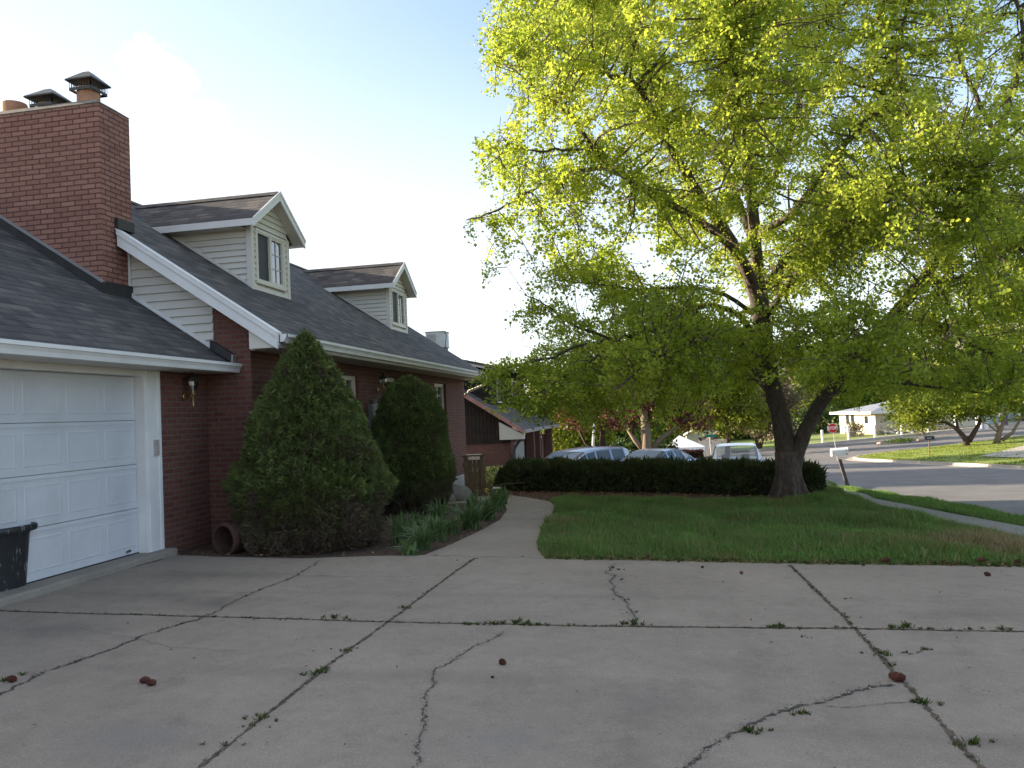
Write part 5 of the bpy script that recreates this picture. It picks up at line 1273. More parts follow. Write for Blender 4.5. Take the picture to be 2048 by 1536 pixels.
pk_st = [(2.70, .45, .88, .90, .84, .74), (2.58, .38, 1.00, 1.04, .90, .78), (1.9, .36, 1.06, 1.10, .92, .78), (1.42, .36, 1.08, 1.13, .93, .72), (0.78, .36, 1.10, 1.68, .93, .70), (0.2, .36, 1.10, 1.74, .93, .70), (-.35, .36, 1.10, 1.73, .93, .70), (-.62, .36, 1.10, 1.66, .93, .69), (-.72, .38, 1.08, 1.10, .93, .80), (-2.6, .42, 1.06, 1.08, .92, .80)]
pk = car('pickup_truck', 'white pickup facing the hedge, seats visible through its windshield', 'truck', (PX, PY, padz(PX, PY) - .27), math.radians(-90 - 2), pk_st, (paint_mat('pickup_paint', (0.72, 0.74, 0.76), .3, .1), glass_thru), .93, (1.75, -1.75, .36), [4, 5], [3, 7], M['blackplastic'], [(0.2, (-.36, .36))], (1.0, 1.08), (2.64, .80, .5))

# ------------------------------------------------------------------ neighbour's house
nh = thing('brick_house', 'neighbouring house of dark boards over brick, with a low grey roof', 'house', (-8.0, 34.0, -1.5))
NE = -5.15; NZ = 1.0; NS = 0.66
def nr_(x): return NZ + NS * (NE - x)
mb = MB(); mb.box(-12, -5.75, 30.3, 39.4, -1.9, 0.55); 
mb.build('wall', M['brick_far'], nh)
mb = MB(); mb.prism([(-5.76, 0.50), (-9.4, 0.50), (-9.4, nr_(-9.4) - .12), (-5.76, nr_(-5.76) - .12)], 'y', 30.28, 30.4)
for i in range(24):
    x = -9.4 + i * .15; mb.box(x, x + .04, 30.255, 30.28, 0.5, nr_(x) - .14)
mb.build('gable_boards', M['darkwood'], nh)
mb = MB(); mb.prism([(NE, NZ), (-9.6, nr_(-9.6)), (-9.6, nr_(-9.6) - .1), (NE, NZ - .1)], 'y', 29.9, 40.0); mb.prism([(-9.6, nr_(-9.6)), (-13, nr_(-9.6) - 2.2), (-13, nr_(-9.6) - 2.3), (-9.6, nr_(-9.6) - .1)], 'y', 29.95, 39.9); mb.build('roof', M['shingle_far'], nh)
mb = MB(); mb.prism([(NE + .02, NZ - .005), (-9.6, nr_(-9.6) - .005), (-9.6, nr_(-9.6) - .17), (NE + .02, NZ - .17)], 'y', 29.86, 29.9); mb.build('fascia', M['pinkwood'], nh)
mb = MB(); mb.prism([(NE - .02, NZ - .18), (NE - .02, NZ - .36), (-6.1, NZ - .36), (-6.1, NZ + .32)], 'y', 29.92, 30.24); mb.build('eave_return', M['soffit'], nh)
mb = MB(); mb.box(NE, NE + .10, 29.92, 40.0, NZ - .13, NZ - .01); mb.build('gutter', M['galv'], nh)
mb = MB(); mb.box(-6.0, NE, 30.3, 39.9, NZ - .14, NZ - .11); mb.build('soffit', M['soffit'], nh)
mb = MB(); mb.tube([(NE - .1, 30.4, NZ - .2), (-5.55, 30.25, .35), (-5.68, 30.25, .1), (-5.68, 30.25, -1.7)], .05, 8); mb.build('downspout', M['darkmetal'], nh)
mb = MB(); mb.box(-5.8, -5.70, 31.0, 33.0, -1.7, .45); mb.build('garage_door', plain('tan_door', (0.32, 0.31, 0.28), .6), nh)
mb = MB(); mb.box(-5.8, -5.69, 33.9, 35.0, -1.7, .5); mb.build('front_door', M['darkwood'], nh)
mb = MB(); mb.box(-5.8, -5.69, 36.4, 38.0, -.9, .5); w_ = mb.build('window', M['frame'], nh)
mb = MB(); mb.box(-5.69, -5.68, 36.5, 37.15, -.8, .42); mb.box(-5.69, -5.68, 37.22, 37.9, -.8, .42); mb.build('window_pane', M['glass'], w_)
for y in (33.6, 35.3, 39.2):
    mb = MB(); mb.box(-5.7, -5.35, y - .16, y + .16, -1.9, NZ - .14); mb.build('porch_column', M['brick_far'], nh)
mb = MB(); xw = float(onY(945, 900, 30.2)[0]); mb.box(xw - .32, xw + .32, 30.22, 30.29, -.55, .12); w_ = mb.build('window', M['frame'], nh)
mb = MB(); mb.box(xw - .25, xw - .03, 30.20, 30.22, -.48, .06); mb.box(xw + .03, xw + .25, 30.20, 30.22, -.48, .06); mb.build('window_pane', M['glass'], w_)
# upper storey
UX, UY0, UY1, UZ = -6.7, 31.3, 39.6, 3.52
mb = MB(); mb.box(-12, UX, UY0, UY1, 1.0, UZ); mb.prism([(UX, UZ), (-9.5, UZ + .72), (-12, UZ)], 'y', UY0, UY1)
for i in range(30):
    x = UX - i * .18; mb.box(x - .03, x, UY0 - .02, UY0, 1.2, UZ - .02 + min(.7, .25 * (UX - x)))
for i in range(44):
    y = UY0 + .02 + i * .19; mb.box(UX, UX + .02, y, y + .03, 1.2, UZ - .02)
mb.build('upper_wall', M['darkwood'], nh)
mb = MB(); mb.prism([(UX + .55, UZ - .02), (-9.5, UZ + .80), (-9.5, UZ + .70), (UX + .55, UZ - .12)], 'y', UY0 - .55, UY1 + .4); mb.prism([(-9.5, UZ + .80), (-12.6, UZ), (-12.6, UZ - .1), (-9.5, UZ + .70)], 'y', UY0 - .55, UY1 + .4); mb.build('upper_roof', M['shingle'], nh)
mb = MB(); mb.prism([(UX + .56, UZ - .125), (-9.5, UZ + .695), (-9.5, UZ + .60), (UX + .56, UZ - .22)], 'y', UY0 - .52, UY0 - .02); mb.build('eave_soffit', M['soffit'], nh)
for (ya, yb) in ((32.6, 33.7), (36.0, 37.1)):
    mb = MB(); mb.box(UX, UX + .05, ya, yb, 2.1, 3.15); w_ = mb.build('window', M['frame'], nh)
    mb = MB(); mb.box(UX + .05, UX + .06, ya + .07, (ya + yb) / 2 - .03, 2.17, 3.08); mb.box(UX + .05, UX + .06, (ya + yb) / 2 + .03, yb - .07, 2.17, 3.08); mb.build('window_pane', M['glass'], w_)
# swamp cooler on that roof
cz = UZ + .62; cxx = float(onY(876, 690, 32.5)[0])
co = thing('rooftop_cooler', 'pale metal evaporative cooler box standing on the neighbouring roof', 'air cooler', (cxx, 32.5, cz))
mb = MB(); mb.box(cxx - .42, cxx + .38, 32.1, 32.9, cz + .42, cz + 1.02); mb.box(cxx - .45, cxx + .41, 32.07, 32.93, cz + 1.02, cz + 1.06); mb.box(cxx - .44, cxx + .40, 32.08, 32.92, cz + .38, cz + .43)
mb.build('cooler_box', plain('cooler_paint', (0.50, 0.52, 0.50), .5, .1, 3), co, .01)
mb = MB()
for i in range(9): mb.box(cxx - .36, cxx + .02, 32.085, 32.10, cz + .50 + i * .05, cz + .52 + i * .05)
mb.build('louvre', M['greybox'], co)
mb = MB(); mb.prism([(cxx - .38, cz + .38), (cxx + .34, cz + .38), (cxx + .38, cz - .25), (cxx - .38, cz - .1)], 'y', 32.15, 32.85); mb.build('duct', plain('rusty_duct', (0.20, 0.13, 0.11), .7), co)
mb = MB(); mb.tube([(cxx + .40, 32.2, cz + 1.0), (cxx + .47, 32.15, cz + .9), (cxx + .43, 32.15, cz + .5), (cxx + .45, 32.15, cz)], .02, 6); mb.build('water_pipe', M['darkmetal'], co)

# low wooden fence and gate by the house corner
q = G(948, 985); fx, fy = float(q[0]), float(q[1])
fe = thing('wooden_gate', 'short weathered wooden gate between the house corner and the hedge', 'gate', (fx, fy, q[2]))
for dx in (-.16, .24):
    mb = MB(); mb.box(fx + dx - .05, fx + dx + .05, fy - .05, fy + .05, q[2] - .1, q[2] + .86); mb.build('post', M['wood'], fe, .006)
mb = MB()
for i in range(3): mb.box(fx - .10 + i * .105, fx - .01 + i * .105, fy - .015, fy + .015, q[2] + .05, q[2] + .78)
mb.build('pale', M['wood'], fe, .003)
mb = MB(); mb.box(fx - .25, fx + .33, fy + .02, fy + .06, q[2] + .60, q[2] + .69); mb.build('rail', M['wood'], fe, .004); mb = MB(); mb.box(fx - .22, fx + .30, fy + .021, fy + .055, q[2] + .2, q[2] + .29); mb.build('rail', M['wood'], fe, .004); mb = MB(); mb.box(fx - .26, fx + .34, fy - .07, fy + .05, q[2] + .86, q[2] + .895); mb.build('rail', M['wood'], fe, .004)

# boulders at the house corner
def rock(u, v, s, label, seed, sq=(1, 1, .75)):
    r = np.random.default_rng(seed); q = G(u, v); bm = bmesh.new(); bmesh.ops.create_icosphere(bm, subdivisions=3, radius=1)
    for w in bm.verts:
        c = w.co; k = 1 + .13 * float(wob(c.x * 2 + seed, c.y * 2 + c.z, .9)) + .05 * float(wob(c.x * 5 + seed, c.y * 5 - c.z * 4, .9))
        w.co = Vector((c.x * s * sq[0] * k, c.y * s * sq[1] * k, max(-.3 * s, c.z * s * sq[2] * k)))
    me = bpy.data.meshes.new('boulder'); bm.to_mesh(me); bm.free(); me.shade_smooth(); me.materials.append(M['rock'])
    o = bpy.data.objects.new('boulder', me); COL.objects.link(o); o.location = (q[0], q[1], q[2] + .2 * s); return tag(o, label, 'rock', 'boulders by the house corner')
rock(912, 1000, .36, 'rounded grey boulder by the pale foundation corner of the house', 2)
rock(888, 1004, .24, 'smaller boulder half hidden under the narrow dark spruce', 5)

# clay pipe lying by the spruce, rubbish bin
q = G(450, 1107); CPL = ('dark terracotta drain pipe lying on its side at the foot of the large spruce')
mb = MB(); n = 28; R, r1 = .205, .175
ax = np.array([.30, .954, 0]); sd = np.array([-.954, .30, 0]); cpt = q + np.array([0, .04, R - .03])
P = [(R * .98, 0), (R * 1.06, .01), (R * 1.06, .07), (R * .98, .09), (R * .96, .62), (r1 * .95, .62), (r1, .02), (r1, 0)]
vs = []; 
for rr, l in P:
    for k in range(n):
        a = 2 * math.pi * k / n; vs.append(cpt + ax * l * 1.0 - ax * .05 + (sd * math.cos(a) + np.array([0, 0, 1]) * math.sin(a)) * rr)
mb.add(vs, [(i*n+k, i*n+(k+1) % n, ((i+1) % 8)*n+(k+1) % n, ((i+1) % 8)*n+k) for i in range(8) for k in range(n)])
# turn so the mouth looks at the driveway
tag(mb.build('clay_pipe', plain('dark_terracotta', (0.075, 0.038, 0.031), .85, .3, 8, .3)), CPL, 'pipe')
q = G(5, 1193); q = np.array([q[0], q[1] + .03, q[2]])
t = thing('trash_bin', 'black plastic bin with a thick rolled rim and pale scratches, at the garage door', 'bin', tuple(q))
def rsq(r, e=4, n=48):
    out = []
    for k in range(n):
        a = 2 * math.pi * k / n; c, s = math.cos(a), math.sin(a); m_ = (abs(c) ** e + abs(s) ** e) ** (-1 / e); out.append((c * m_ * r, s * m_ * r))
    return out
n = 48
def binpart(prof):
    mb = MB(); vs = []
    for rr, z in prof: vs += [(q[0] - .10 + x, q[1] + y, q[2] + z) for x, y in rsq(rr, 3.0)]
    mb.add(vs, [(i*n+k, i*n+(k+1) % n, (i+1)*n+(k+1) % n, (i+1)*n+k) for i in range(len(prof)-1) for k in range(n)] + [tuple(range(n-1, -1, -1)), tuple(range((len(prof)-1)*n, len(prof)*n))]); return mb
def bin_mat():
    tt = NT('scuffed_black_plastic'); p = tt.obj(); mp = tt.n('ShaderNodeMapping'); mp.inputs['Scale'].default_value = (26, 26, 5); tt.l(p, mp.inputs[0])
    n1 = tt.noise(1.0, 6, .7, mp.outputs[0]); n2 = tt.noise(3, 4, .6, p)
    f = tt.math('MULTIPLY', tt.ramp(n1, [(.57, (0,0,0)), (.63, (1,1,1))]), tt.ramp(n2, [(.46, (0,0,0)), (.58, (.8,.8,.8))]))
    c = tt.mix(f, (.02, .022, .026, 1), (.42, .42, .42, 1)); tt.bsdf(c, .45, tt.bump(n1, .1, .004), .4); return tt.m
BM_ = bin_mat()
for prof, nm in (([(.20, 0), (.225, .02), (.235, .10), (.27, .60), (.285, .642), (.262, .64), (.26, .55), (.20, .04)], 'bin_body'), ([(.287, .63), (.325, .635), (.335, .65), (.335, .685), (.325, .70), (.30, .70), (.287, .68)], 'bin_rim')):
    o = binpart(prof).build(nm, BM_, t, smooth=True); es = o.modifiers.new('edges', 'EDGE_SPLIT'); es.split_angle = math.radians(40)

# ------------------------------------------------------------------ cones lying about
def cone_mesh():
    bm = bmesh.new()
    mb = MB(); mb.lathe([(.004, -.048), (.018, -.04), (.026, -.02), (.026, .01), (.017, .035), (.004, .05)], (0, 0, 0), 10)
    r = np.random.default_rng(3)
    for i in range(70):
        tt = i / 70; z = -.045 + .09 * tt; a = i * 2.399; R = .027 * math.sin(math.pi * min(1, .12 + .86 * tt)) + .004
        c, s = math.cos(a), math.sin(a)
        p = np.array([c * R, s * R, z]); o_ = np.array([c * .011, s * .011, .006]); sd = np.array([-s, c, 0]) * .009; up = np.array([0, 0, -.006])
        mb.add([p - sd + up, p + sd + up, p + o_ + sd * .7, p + o_ * 1.25, p + o_ - sd * .7, p + o_ * .5 - up], [(0, 1, 2, 3, 4), (4, 3, 5), (3, 2, 5), (0, 4, 5), (1, 5, 2)])
    return mb
cones = [(24,1364,1.0,'single dark cone in the weeds at the far left of the slabs'), (290,1366,1.0,'darker cone of the touching pair below the long left crack'), (303,1371,.95,'browner cone of the touching pair below the long left crack'),
         (1005,1329,.9,'lone small reddish cone on the middle slab'), (1787,1357,.9,'small red cone at the top end of the thick right-hand crack'), (1797,1363,1.3,'long brown cone lying across the top end of the thick right-hand crack'),
         (1975,1152,.95,'round dark red cone on the slab nearest the lawn, farthest right'), (1483,1148,.7,'small flat cone on the slab between the zigzag crack and the diagonal joint'), (1405,1136,.55,'thin dark cone scale lying close to the lawn edge'),
         (1080,1101,.9,'reddish cone where the walkway meets the lawn corner'), (1094,1108,.8,'smaller cone just below the one at the lawn corner'), (1218,1104,1.0,'brown cone in the grass edge left of the zigzag crack'),
         (1297,1114,.7,'small orange-brown cone in the lawn edge'), (1262,1099,.9,'dark cone buried in the grass behind the orange-brown one'), (1772,1125,1.3,'long red-brown cone on the lawn edge right of the diagonal joint'),
         (1856,1119,.8,'tan cone sitting in dry grass at the lawn edge'), (1887,1126,.7,'left one of two small round cones at the right lawn edge'), (1912,1125,.7,'right one of two small round cones at the right lawn edge'),
         (1962,1124,1.2,'cluster-like dark red cone at the lawn edge above the round one'), (2036,1127,1.0,'pale flat cone at the lawn edge beside the frame border'), (985,1356,.35,'tiny dark seed cone left of the middle crack')]
cme = None
for i, (u, v, s, lab) in enumerate(cones):
    q = G(u, v); r = np.random.default_rng(100 + i)
    if cme is None: o = cone_mesh().build('pine_cone', M['cone']); cme = o
    else: o = cme.copy(); COL.objects.link(o)
    o.location = (q[0], q[1], q[2] + .020 * s); o.scale = (s * .58, s * .58, s * .64); o.rotation_euler = (math.pi / 2 + r.normal() * .15, r.uniform(0, 6), r.uniform(0, 6.28) if s < 1.3 else 1.4)
    tag(o, lab, 'pine cone', 'cones fallen on the driveway')
q = G(980, 960 + 22); mb = MB(); mb.box(-.10, .10, -.06, .06, .01, .035); o = mb.build('white_paper', M['signwhite'], None, .004); o.location = (q[0] + .1, q[1] + .3, q[2] + .02); o.rotation_euler = (.1, .05, .3); tag(o, 'scrap of white paper lying on the mulch at the left end of the hedge', 'litter')

# ------------------------------------------------------------------ mailboxes, stop sign, street sign
q = G(1694, 968); top = onY(1679, 918, q[1])
t = thing('mailbox', 'large white mailbox on a leaning dark wooden post at the near kerb', 'mailbox', tuple(q))
mb = MB(); d = top - q; d = d / np.linalg.norm(d); a = q - d * .2
pv = [];
for s_, z in ((0, a), (1, top)):
    for dx, dy in ((-.055, -.05), (.055, -.05), (.055, .05), (-.055, .05)): pv.append((z[0] + dx, z[1] + dy, z[2]))
mb.add(pv, [(0,3,2,1), (4,5,6,7), (0,1,5,4), (1,2,6,5), (2,3,7,6), (3,0,4,7)]); mb.build('post', plain('dark_red_post', (0.10, 0.082, 0.076), .85, .25, 8, .4), t, .008)
c = onY(1678, 905, q[1]); L, W, H = .25, .14, .10
prof = [(-W, -H), (W, -H), (W, .05)] + [(W * math.cos(k * math.pi / 8), .05 + .10 * math.sin(k * math.pi / 8)) for k in range(1, 8)] + [(-W, .05)]
mb = MB(); mb.prism(prof, 'x', -L, L); mb.v = [(c[0] + x, c[1] + y, c[2] + z + .06 * x) for x, y, z in mb.v]; bx = mb.build('mailbox_body', M['white'], t, .006)
mb = MB(); mb.prism([(y * 1.04, z * 1.03) for y, z in prof], 'x', L, L + .015); mb.v = [(c[0] + x, c[1] + y, c[2] + z + .06 * x) for x, y, z in mb.v]; mb.build('mailbox_door', M['white'], t)
mb = MB()
for (x, z) in ((.20, .06), (.21, -.06)): mb.box(c[0] + x - .012, c[0] + x + .012, c[1] - W - .012, c[1] - W - .001, c[2] + z, c[2] + z + .035)
mb.build('rivet', M['darkmetal'], t)
q = G(1859, 914); c = onY(1858, 876, q[1])
t = thing('mailbox', 'small black mailbox on a thin metal post on the sunny corner lawn', 'mailbox', tuple(q))
mb = MB(); mb.tube([q - np.array([0, 0, .2]), (c[0], c[1], c[2] - .1)], .035, 8); mb.build('post', M['wood'], t)
L, W, H = .27, .12, .10; prof = [(-W, -H), (W, -H), (W, .03)] + [(W * math.cos(k * math.pi / 8), .03 + .10 * math.sin(k * math.pi / 8)) for k in range(1, 8)] + [(-W, .03)]
mb = MB(); mb.prism(prof, 'x', -L, L); mb.v = [(c[0] + x, c[1] + y, c[2] + z) for x, y, z in mb.v]; mb.build('mailbox_body', M['blackplastic'], t, .006)
mb = MB(); mb.box(c[0] - .14, c[0] - .03, c[1] - W - .012, c[1] - W - .002, c[2] - .02, c[2] + .0); mb.box(c[0] - .02, c[0] + .08, c[1] - W - .012, c[1] - W - .002, c[2] - .015, c[2] + .01); mb.build('mailbox_flag', M['signwhite'], t)
def octa(r): return [(r * math.cos(math.pi / 8 + k * math.pi / 4), r * math.sin(math.pi / 8 + k * math.pi / 4)) for k in range(8)]
SGY = 56.5; c = onY(1665, 856.5, SGY); zb_ = float(gz(c[0] + .25, SGY))
t = thing('stop_sign', 'red octagonal stop sign with white letters on a thin post', 'road sign', (c[0] + .2, SGY, zb_))
def place(mb, c, yaw, roll=0.0):
    cy_, sy_ = math.cos(yaw), math.sin(yaw); cr, sr = math.cos(roll), math.sin(roll); out = []
    for x, y, z in mb.v:
        x, z = x * cr - z * sr, x * sr + z * cr
        out.append((c[0] + x * cy_ - y * sy_, c[1] + x * sy_ + y * cy_, c[2] + z))
    mb.v = out
mb = MB(); mb.prism(octa(.345), 'y', 0.0, .006); place(mb, c, .06, .05); mb.build('sign_border', M['signwhite'], t)
mb = MB(); mb.prism(octa(.322), 'y', -.006, -.002); place(mb, c, .06, .05); mb.build('sign_face', M['redsign'], t)
def text_mesh(s, size, c, yaw, roll, mat, parent, name, off=-.012):
    cu = bpy.data.curves.new(name, 'FONT'); cu.body = s; cu.size = size; cu.align_x = 'CENTER'; cu.align_y = 'CENTER'; cu.extrude = .002; cu.offset = size * .012
    ob = bpy.data.objects.new(name, cu); COL.objects.link(ob); bpy.context.view_layer.update()
    dg = bpy.context.evaluated_depsgraph_get(); me = bpy.data.meshes.new_from_object(ob.evaluated_get(dg)); bpy.data.objects.remove(ob)
    mb = MB(); mb.v = [(v.co.x * .86, off - v.co.z, v.co.y) for v in me.vertices]; mb.f = [tuple(p.vertices) for p in me.polygons]
    place(mb, c, yaw, roll); return mb.build(name, mat, parent)
text_mesh('STOP', .29, c, .06, .05, M['signwhite'], t, 'lettering')
mb = MB(); mb.tube([(c[0] + .22, SGY + .05, zb_ - .2), (c[0] + .0, SGY + .05, c[2] + .2)], .03, 8); mb.build('post', M['galv'], t)
c = onY(1419, 873, 62.0); zb_ = float(gz(c[0], 62.0))
t = thing('street_sign', 'small green street name sign on a pale pole in front of the white fence', 'road sign', (c[0], 62.0, zb_))
mb = MB(); mb.tube([(c[0] + .1, 62.0, zb_ - .2), (c[0], 62.0, c[2] + .2)], .05, 8); mb.build('post', M['galv'], t)
mb = MB(); mb.box(c[0] - .35, c[0] + .55, 61.93, 61.95, c[2] - .05, c[2] + .15); mb.box(c[0] - .01, c[0] + .01, 61.6, 62.4, c[2] + .18, c[2] + .36); mb.build('sign_face', M['signgreen'], t)

# ------------------------------------------------------------------ across the street
def farbox(name, label, cat, c, yaw): return thing(name, label, cat, c, None, yaw)
# white rambler house
wx, wy = 24.6, 92.0; wz = float(gz(wx, wy)) - .2
wx = float(onY(1751, 850, wy)[0])
wh = thing('white_house', 'long low white house with blue-grey roof behind the post fence', 'house', (wx, wy, wz), None, math.radians(14)); 
def wb(mb, name, mat, par=None, bev=0): o = mb.build(name, mat, par or wh, bev, local=True); return o
WH = 2.55
# local axes: x along the shaded long front, y back along the sunlit end
mb = MB(); mb.box(0, 17, 0, 8.2, -1.2, WH); wb(mb, 'wall', plain('white_house_wall', (0.62, 0.53, 0.44), .8, .06, 1.0))
mb = MB(); mb.add([(-.8,-.7,WH),(17.6,-.7,WH),(17.6,8.9,WH),(-.8,8.9,WH),(4.2,4.1,WH+1.1),(17.6,4.1,WH+1.1)], [(0,1,5,4),(2,3,4,5),(3,0,4),(1,2,5),(0,3,2,1)]); wb(mb, 'roof', plain('bluegrey_roof', (0.22, 0.24, 0.28), .8, .12, 2))
mb = MB(); mb.box(-.84, 17.6, -.75, -.69, WH - .2, WH + .05); mb.box(-.86, -.8, -.7, 8.9, WH - .22, WH + .06); wb(mb, 'fascia', M['white'])
for (ya, yb, za, zb2_) in ((1.3, 2.3, 1.2, 2.2), (4.4, 5.4, 1.0, 2.3), (5.6, 6.6, 1.0, 2.3)):
    mb = MB(); mb.box(-.06, 0.01, ya, yb, za, zb2_); w_ = wb(mb, 'window', M['frame']); mb = MB(); mb.box(-.075, -.06, ya + .1, yb - .1, za + .1, zb2_ - .1); wb(mb, 'window_pane', M['glass'], w_)
mb = MB(); mb.box(11.5, 16, -.04, .01, -.6, 1.9); wb(mb, 'garage_door', plain('grey_blue_door', (0.42, 0.44, 0.46), .6))
mb = MB(); mb.box(6.0, 7.6, -.05, .01, .7, 2.0); w_ = wb(mb, 'window', M['frame']); mb = MB(); mb.box(6.1, 7.5, -.065, -.05, .8, 1.9); wb(mb, 'window_pane', M['glass'], w_)
for i in range(3):
    x = -.5; y = 2.6 + i * .5
# fence of white posts with chain link
fpx = [(1600,880.5),(1645,879),(1697,874),(1750,869),(1803,860.5),(1856,854),(1911,848.5),(1962,846)]
fp = []
for i, (u, v) in enumerate(fpx):
    yy = 82.0 + i * 1.1; q = onY(u, v, yy); fp.append((float(q[0]), yy, float(gz(q[0], yy))))
ft = thing('post_fence', 'chain link fence with thick white posts along the far street', 'fence', fp[3])
for i, (x, y, z) in enumerate(fp):
    h = float(onY(fpx[i][0], fpx[i][1] - 19, y)[2]) - z
    mb = MB(); mb.lathe([(.12, -.3), (.12, h - .03), (.10, h), (0.02, h + .02)], (x, y, z), 10); mb.build('post', M['signwhite'], ft)
mb = MB()
for (a, b) in zip(fp[:-1], fp[1:]):
    a, b = np.array(a), np.array(b); L = np.linalg.norm(b - a)
    mb.tube([a + [0,0,.85], b + [0,0,.85]], .025, 6)
    k = int(L / .22)
    for j in range(k):
        p = a + (b - a) * j / k; w = b - a; w = w / np.linalg.norm(w) * .8
        mb.tube([p + [0,0,.05], p + np.array([w[0], w[1], w[2] + .8])], .005, 3, False); mb.tube([p + np.array([0,0,.85]), p + np.array([w[0], w[1], w[2] + .05])], .005, 3, False)
mb.build('chain_link', M['galv'], ft)
# second run: taller pale posts in front of the garage
for (u, v, h) in ((1956,846,1.5),(1972,845,1.6)):
    q = onY(u, v, 88); z = float(gz(q[0], 88)); mb = MB(); mb.lathe([(.2, -.3), (.2, h), (.02, h + .04)], (0, 0, 0), 10); o = mb.build('gate_post', M['signwhite']); o.location = (q[0], 88, z)
    tag(o, 'pale round gate post by the white house, %s of the two' % ('left' if u < 1960 else 'right'), 'post', 'gate posts by the white house')
q = onY(2008, 850, 90); z = float(gz(q[0], 90))
mb = MB(); mb.lathe([(.36, 0), (.42, 1.1), (.46, 1.12), (.46, 1.25), (.1, 1.35)], (0, 0, 0), 14); o = mb.build('dark_bin', plain('purple_bin', (0.12, 0.08, 0.16), .5)); o.location = (q[0], 90, z + .05); tag(o, 'dark purple wheelie bin between the pale posts and the parked white car', 'bin')
q = onY(2045, 842, 96); z = float(gz(q[0], 96))
c_st = [(2.2, .36, .72, .74, .70, .6), (1.6, .25, .92, .96, .88, .72), (.9, .22, 1.0, 1.05, .92, .66), (.3, .22, 1.02, 1.5, .92, .66), (-.9, .22, 1.04, 1.55, .92, .65), (-1.8, .24, 1.05, 1.5, .9, .64), (-2.2, .36, 1.0, 1.05, .82, .66)]
wc = car('parked_car', 'white car parked on the far driveway at the right edge', 'car', (float(q[0]) + 1.0, 96, z + .1), math.radians(190), c_st, (paint_mat('white_car_paint', (.75, .75, .75), .3, .1), glass_car), .92, (1.35, -1.35, .33), [3, 4], [2], None, None, (.7, 1.0), (2.1, .62, .5))
wc['group'] = 'cars across the street'

# white party tent, pale board fence and sheds beyond the pickup
q = onY(1372, 905, 72); tx = float(q[0]); tz = float(gz(tx, 72)); c_ = float(onY(1372, 893, 72)[2]); hp_ = float(onY(1352, 871, 72)[2])
t = thing('party_tent', 'white pitched party tent top beyond the purple hedge', 'tent', (tx, 72, tz))
mb = MB(); w = 1.6
mb.add([(tx-w,70.4,c_),(tx+w,70.4,c_),(tx+w,73.6,c_),(tx-w,73.6,c_),(tx-.5,72,hp_),(tx-w,70.4,c_-.3),(tx+w,70.4,c_-.3),(tx+w,73.6,c_-.3),(tx-w,73.6,c_-.3)], [(0,1,4),(1,2,4),(2,3,4),(3,0,4),(5,6,1,0),(6,7,2,1),(7,8,3,2),(8,5,0,3)]); mb.build('canopy', M['signwhite'], t)
for dx in (-w, w):
    for y in (70.42, 73.58): mb = MB(); mb.tube([(tx + dx, y, tz), (tx + dx, y, c_)], .03, 6); mb.build('leg', M['galv'], t)
a = onY(1398, 905, 76); b = onY(1461, 905, 74); 
t = thing('board_fence', 'tall pale grey board fence behind the street name sign', 'fence', (float(a[0]), 76, float(gz(a[0], 76))))
mb = MB(); k = 16
for i in range(k):
    p = a + (b - a) * i / k; z0 = float(gz(p[0], p[1])); zt_ = float(onY(1430, 879 + (0 if i < 8 else -1), p[1])[2]); wd = float(np.linalg.norm(b - a)) / k; mb.box(p[0], p[0] + wd * .93, p[1] - .02, p[1] + .02, z0 - .2, zt_ - .02 * (i % 2))
mb.build('board', plain('pale_boards', (0.50, 0.49, 0.50), .8, .12, 2), t)
mb = MB()
for z in (.3, 1.1):
    p, p2 = a + [0, .05, 0], b + [0, .05, 0]; mb.tube([(p[0], p[1] + .02, float(gz(p[0], p[1])) + z), (p2[0], p2[1] + .02, float(gz(p2[0], p2[1])) + z)], .04, 4)
mb.build('rail', M['wood'], t)
def shed(name, label, u0, u1, vb, ve, vr, Y, wallm, roofm):
    a = onY(u0, vb, Y); b = onY(u1, vb, Y); ze = float(onY((u0+u1)/2, ve, Y)[2]); zr2 = float(onY((u0+u1)/2, vr, Y)[2]); xm = (a[0] + b[0]) / 2; z0 = float(gz(xm, Y)) - .3
    t = thing(name, label, 'building', (xm, Y, z0)); D = 5.0
    mb = MB(); mb.box(a[0], b[0], Y, Y + D, z0, ze); mb.prism([(a[0], ze), (b[0], ze), (xm, zr2 - .1)], 'y', Y, Y + D); mb.build('wall', wallm, t)
    mb = MB(); mb.prism([(a[0] - .3, ze - .08), (xm, zr2), (xm, zr2 - .1), (a[0] - .3, ze - .18)], 'y', Y - .3, Y + D + .3); mb.prism([(b[0] + .3, ze - .08), (xm, zr2), (xm, zr2 - .1), (b[0] + .3, ze - .18)], 'y', Y - .3, Y + D + .3); mb.build('roof', roofm, t)
    mb = MB(); mb.box(xm - .5, xm + .5, Y - .04, Y + .01, z0 + .5, ze - .4); mb.build('door', M['greybox'], t)
    return t
shed('garden_shed', 'small brown-roofed shed behind the pale board fence', 1425, 1460, 905, 880, 864, 80, M['wood'], plain('brown_roof', (0.10, 0.065, 0.05), .85))
shed('tan_house', 'tan house end with pale roof behind the white tent', 1375, 1440, 905, 868, 850, 98, plain('tan_wall', (0.45, 0.40, 0.36), .8), plain('pale_roof', (0.40, 0.38, 0.36), .8))
shed('brick_house', 'distant orange brick house glimpsed beyond the purple-leaved trees', 1090, 1222, 912, 872, 850, 88, M['brick_far'], plain('far_roof', (0.30, 0.26, 0.24), .8))
q = onY(1183, 895, 70); mb = MB(); mb.tube([(0, 0, -1.0), (.45, 0, 3.2)], .13, 8); o = mb.build('utility_pole', M['galv']); o.location = (q[0] - .1, 70, float(gz(q[0], 70))); tag(o, 'pale leaning pole stub behind the blue-grey minivan', 'pole')

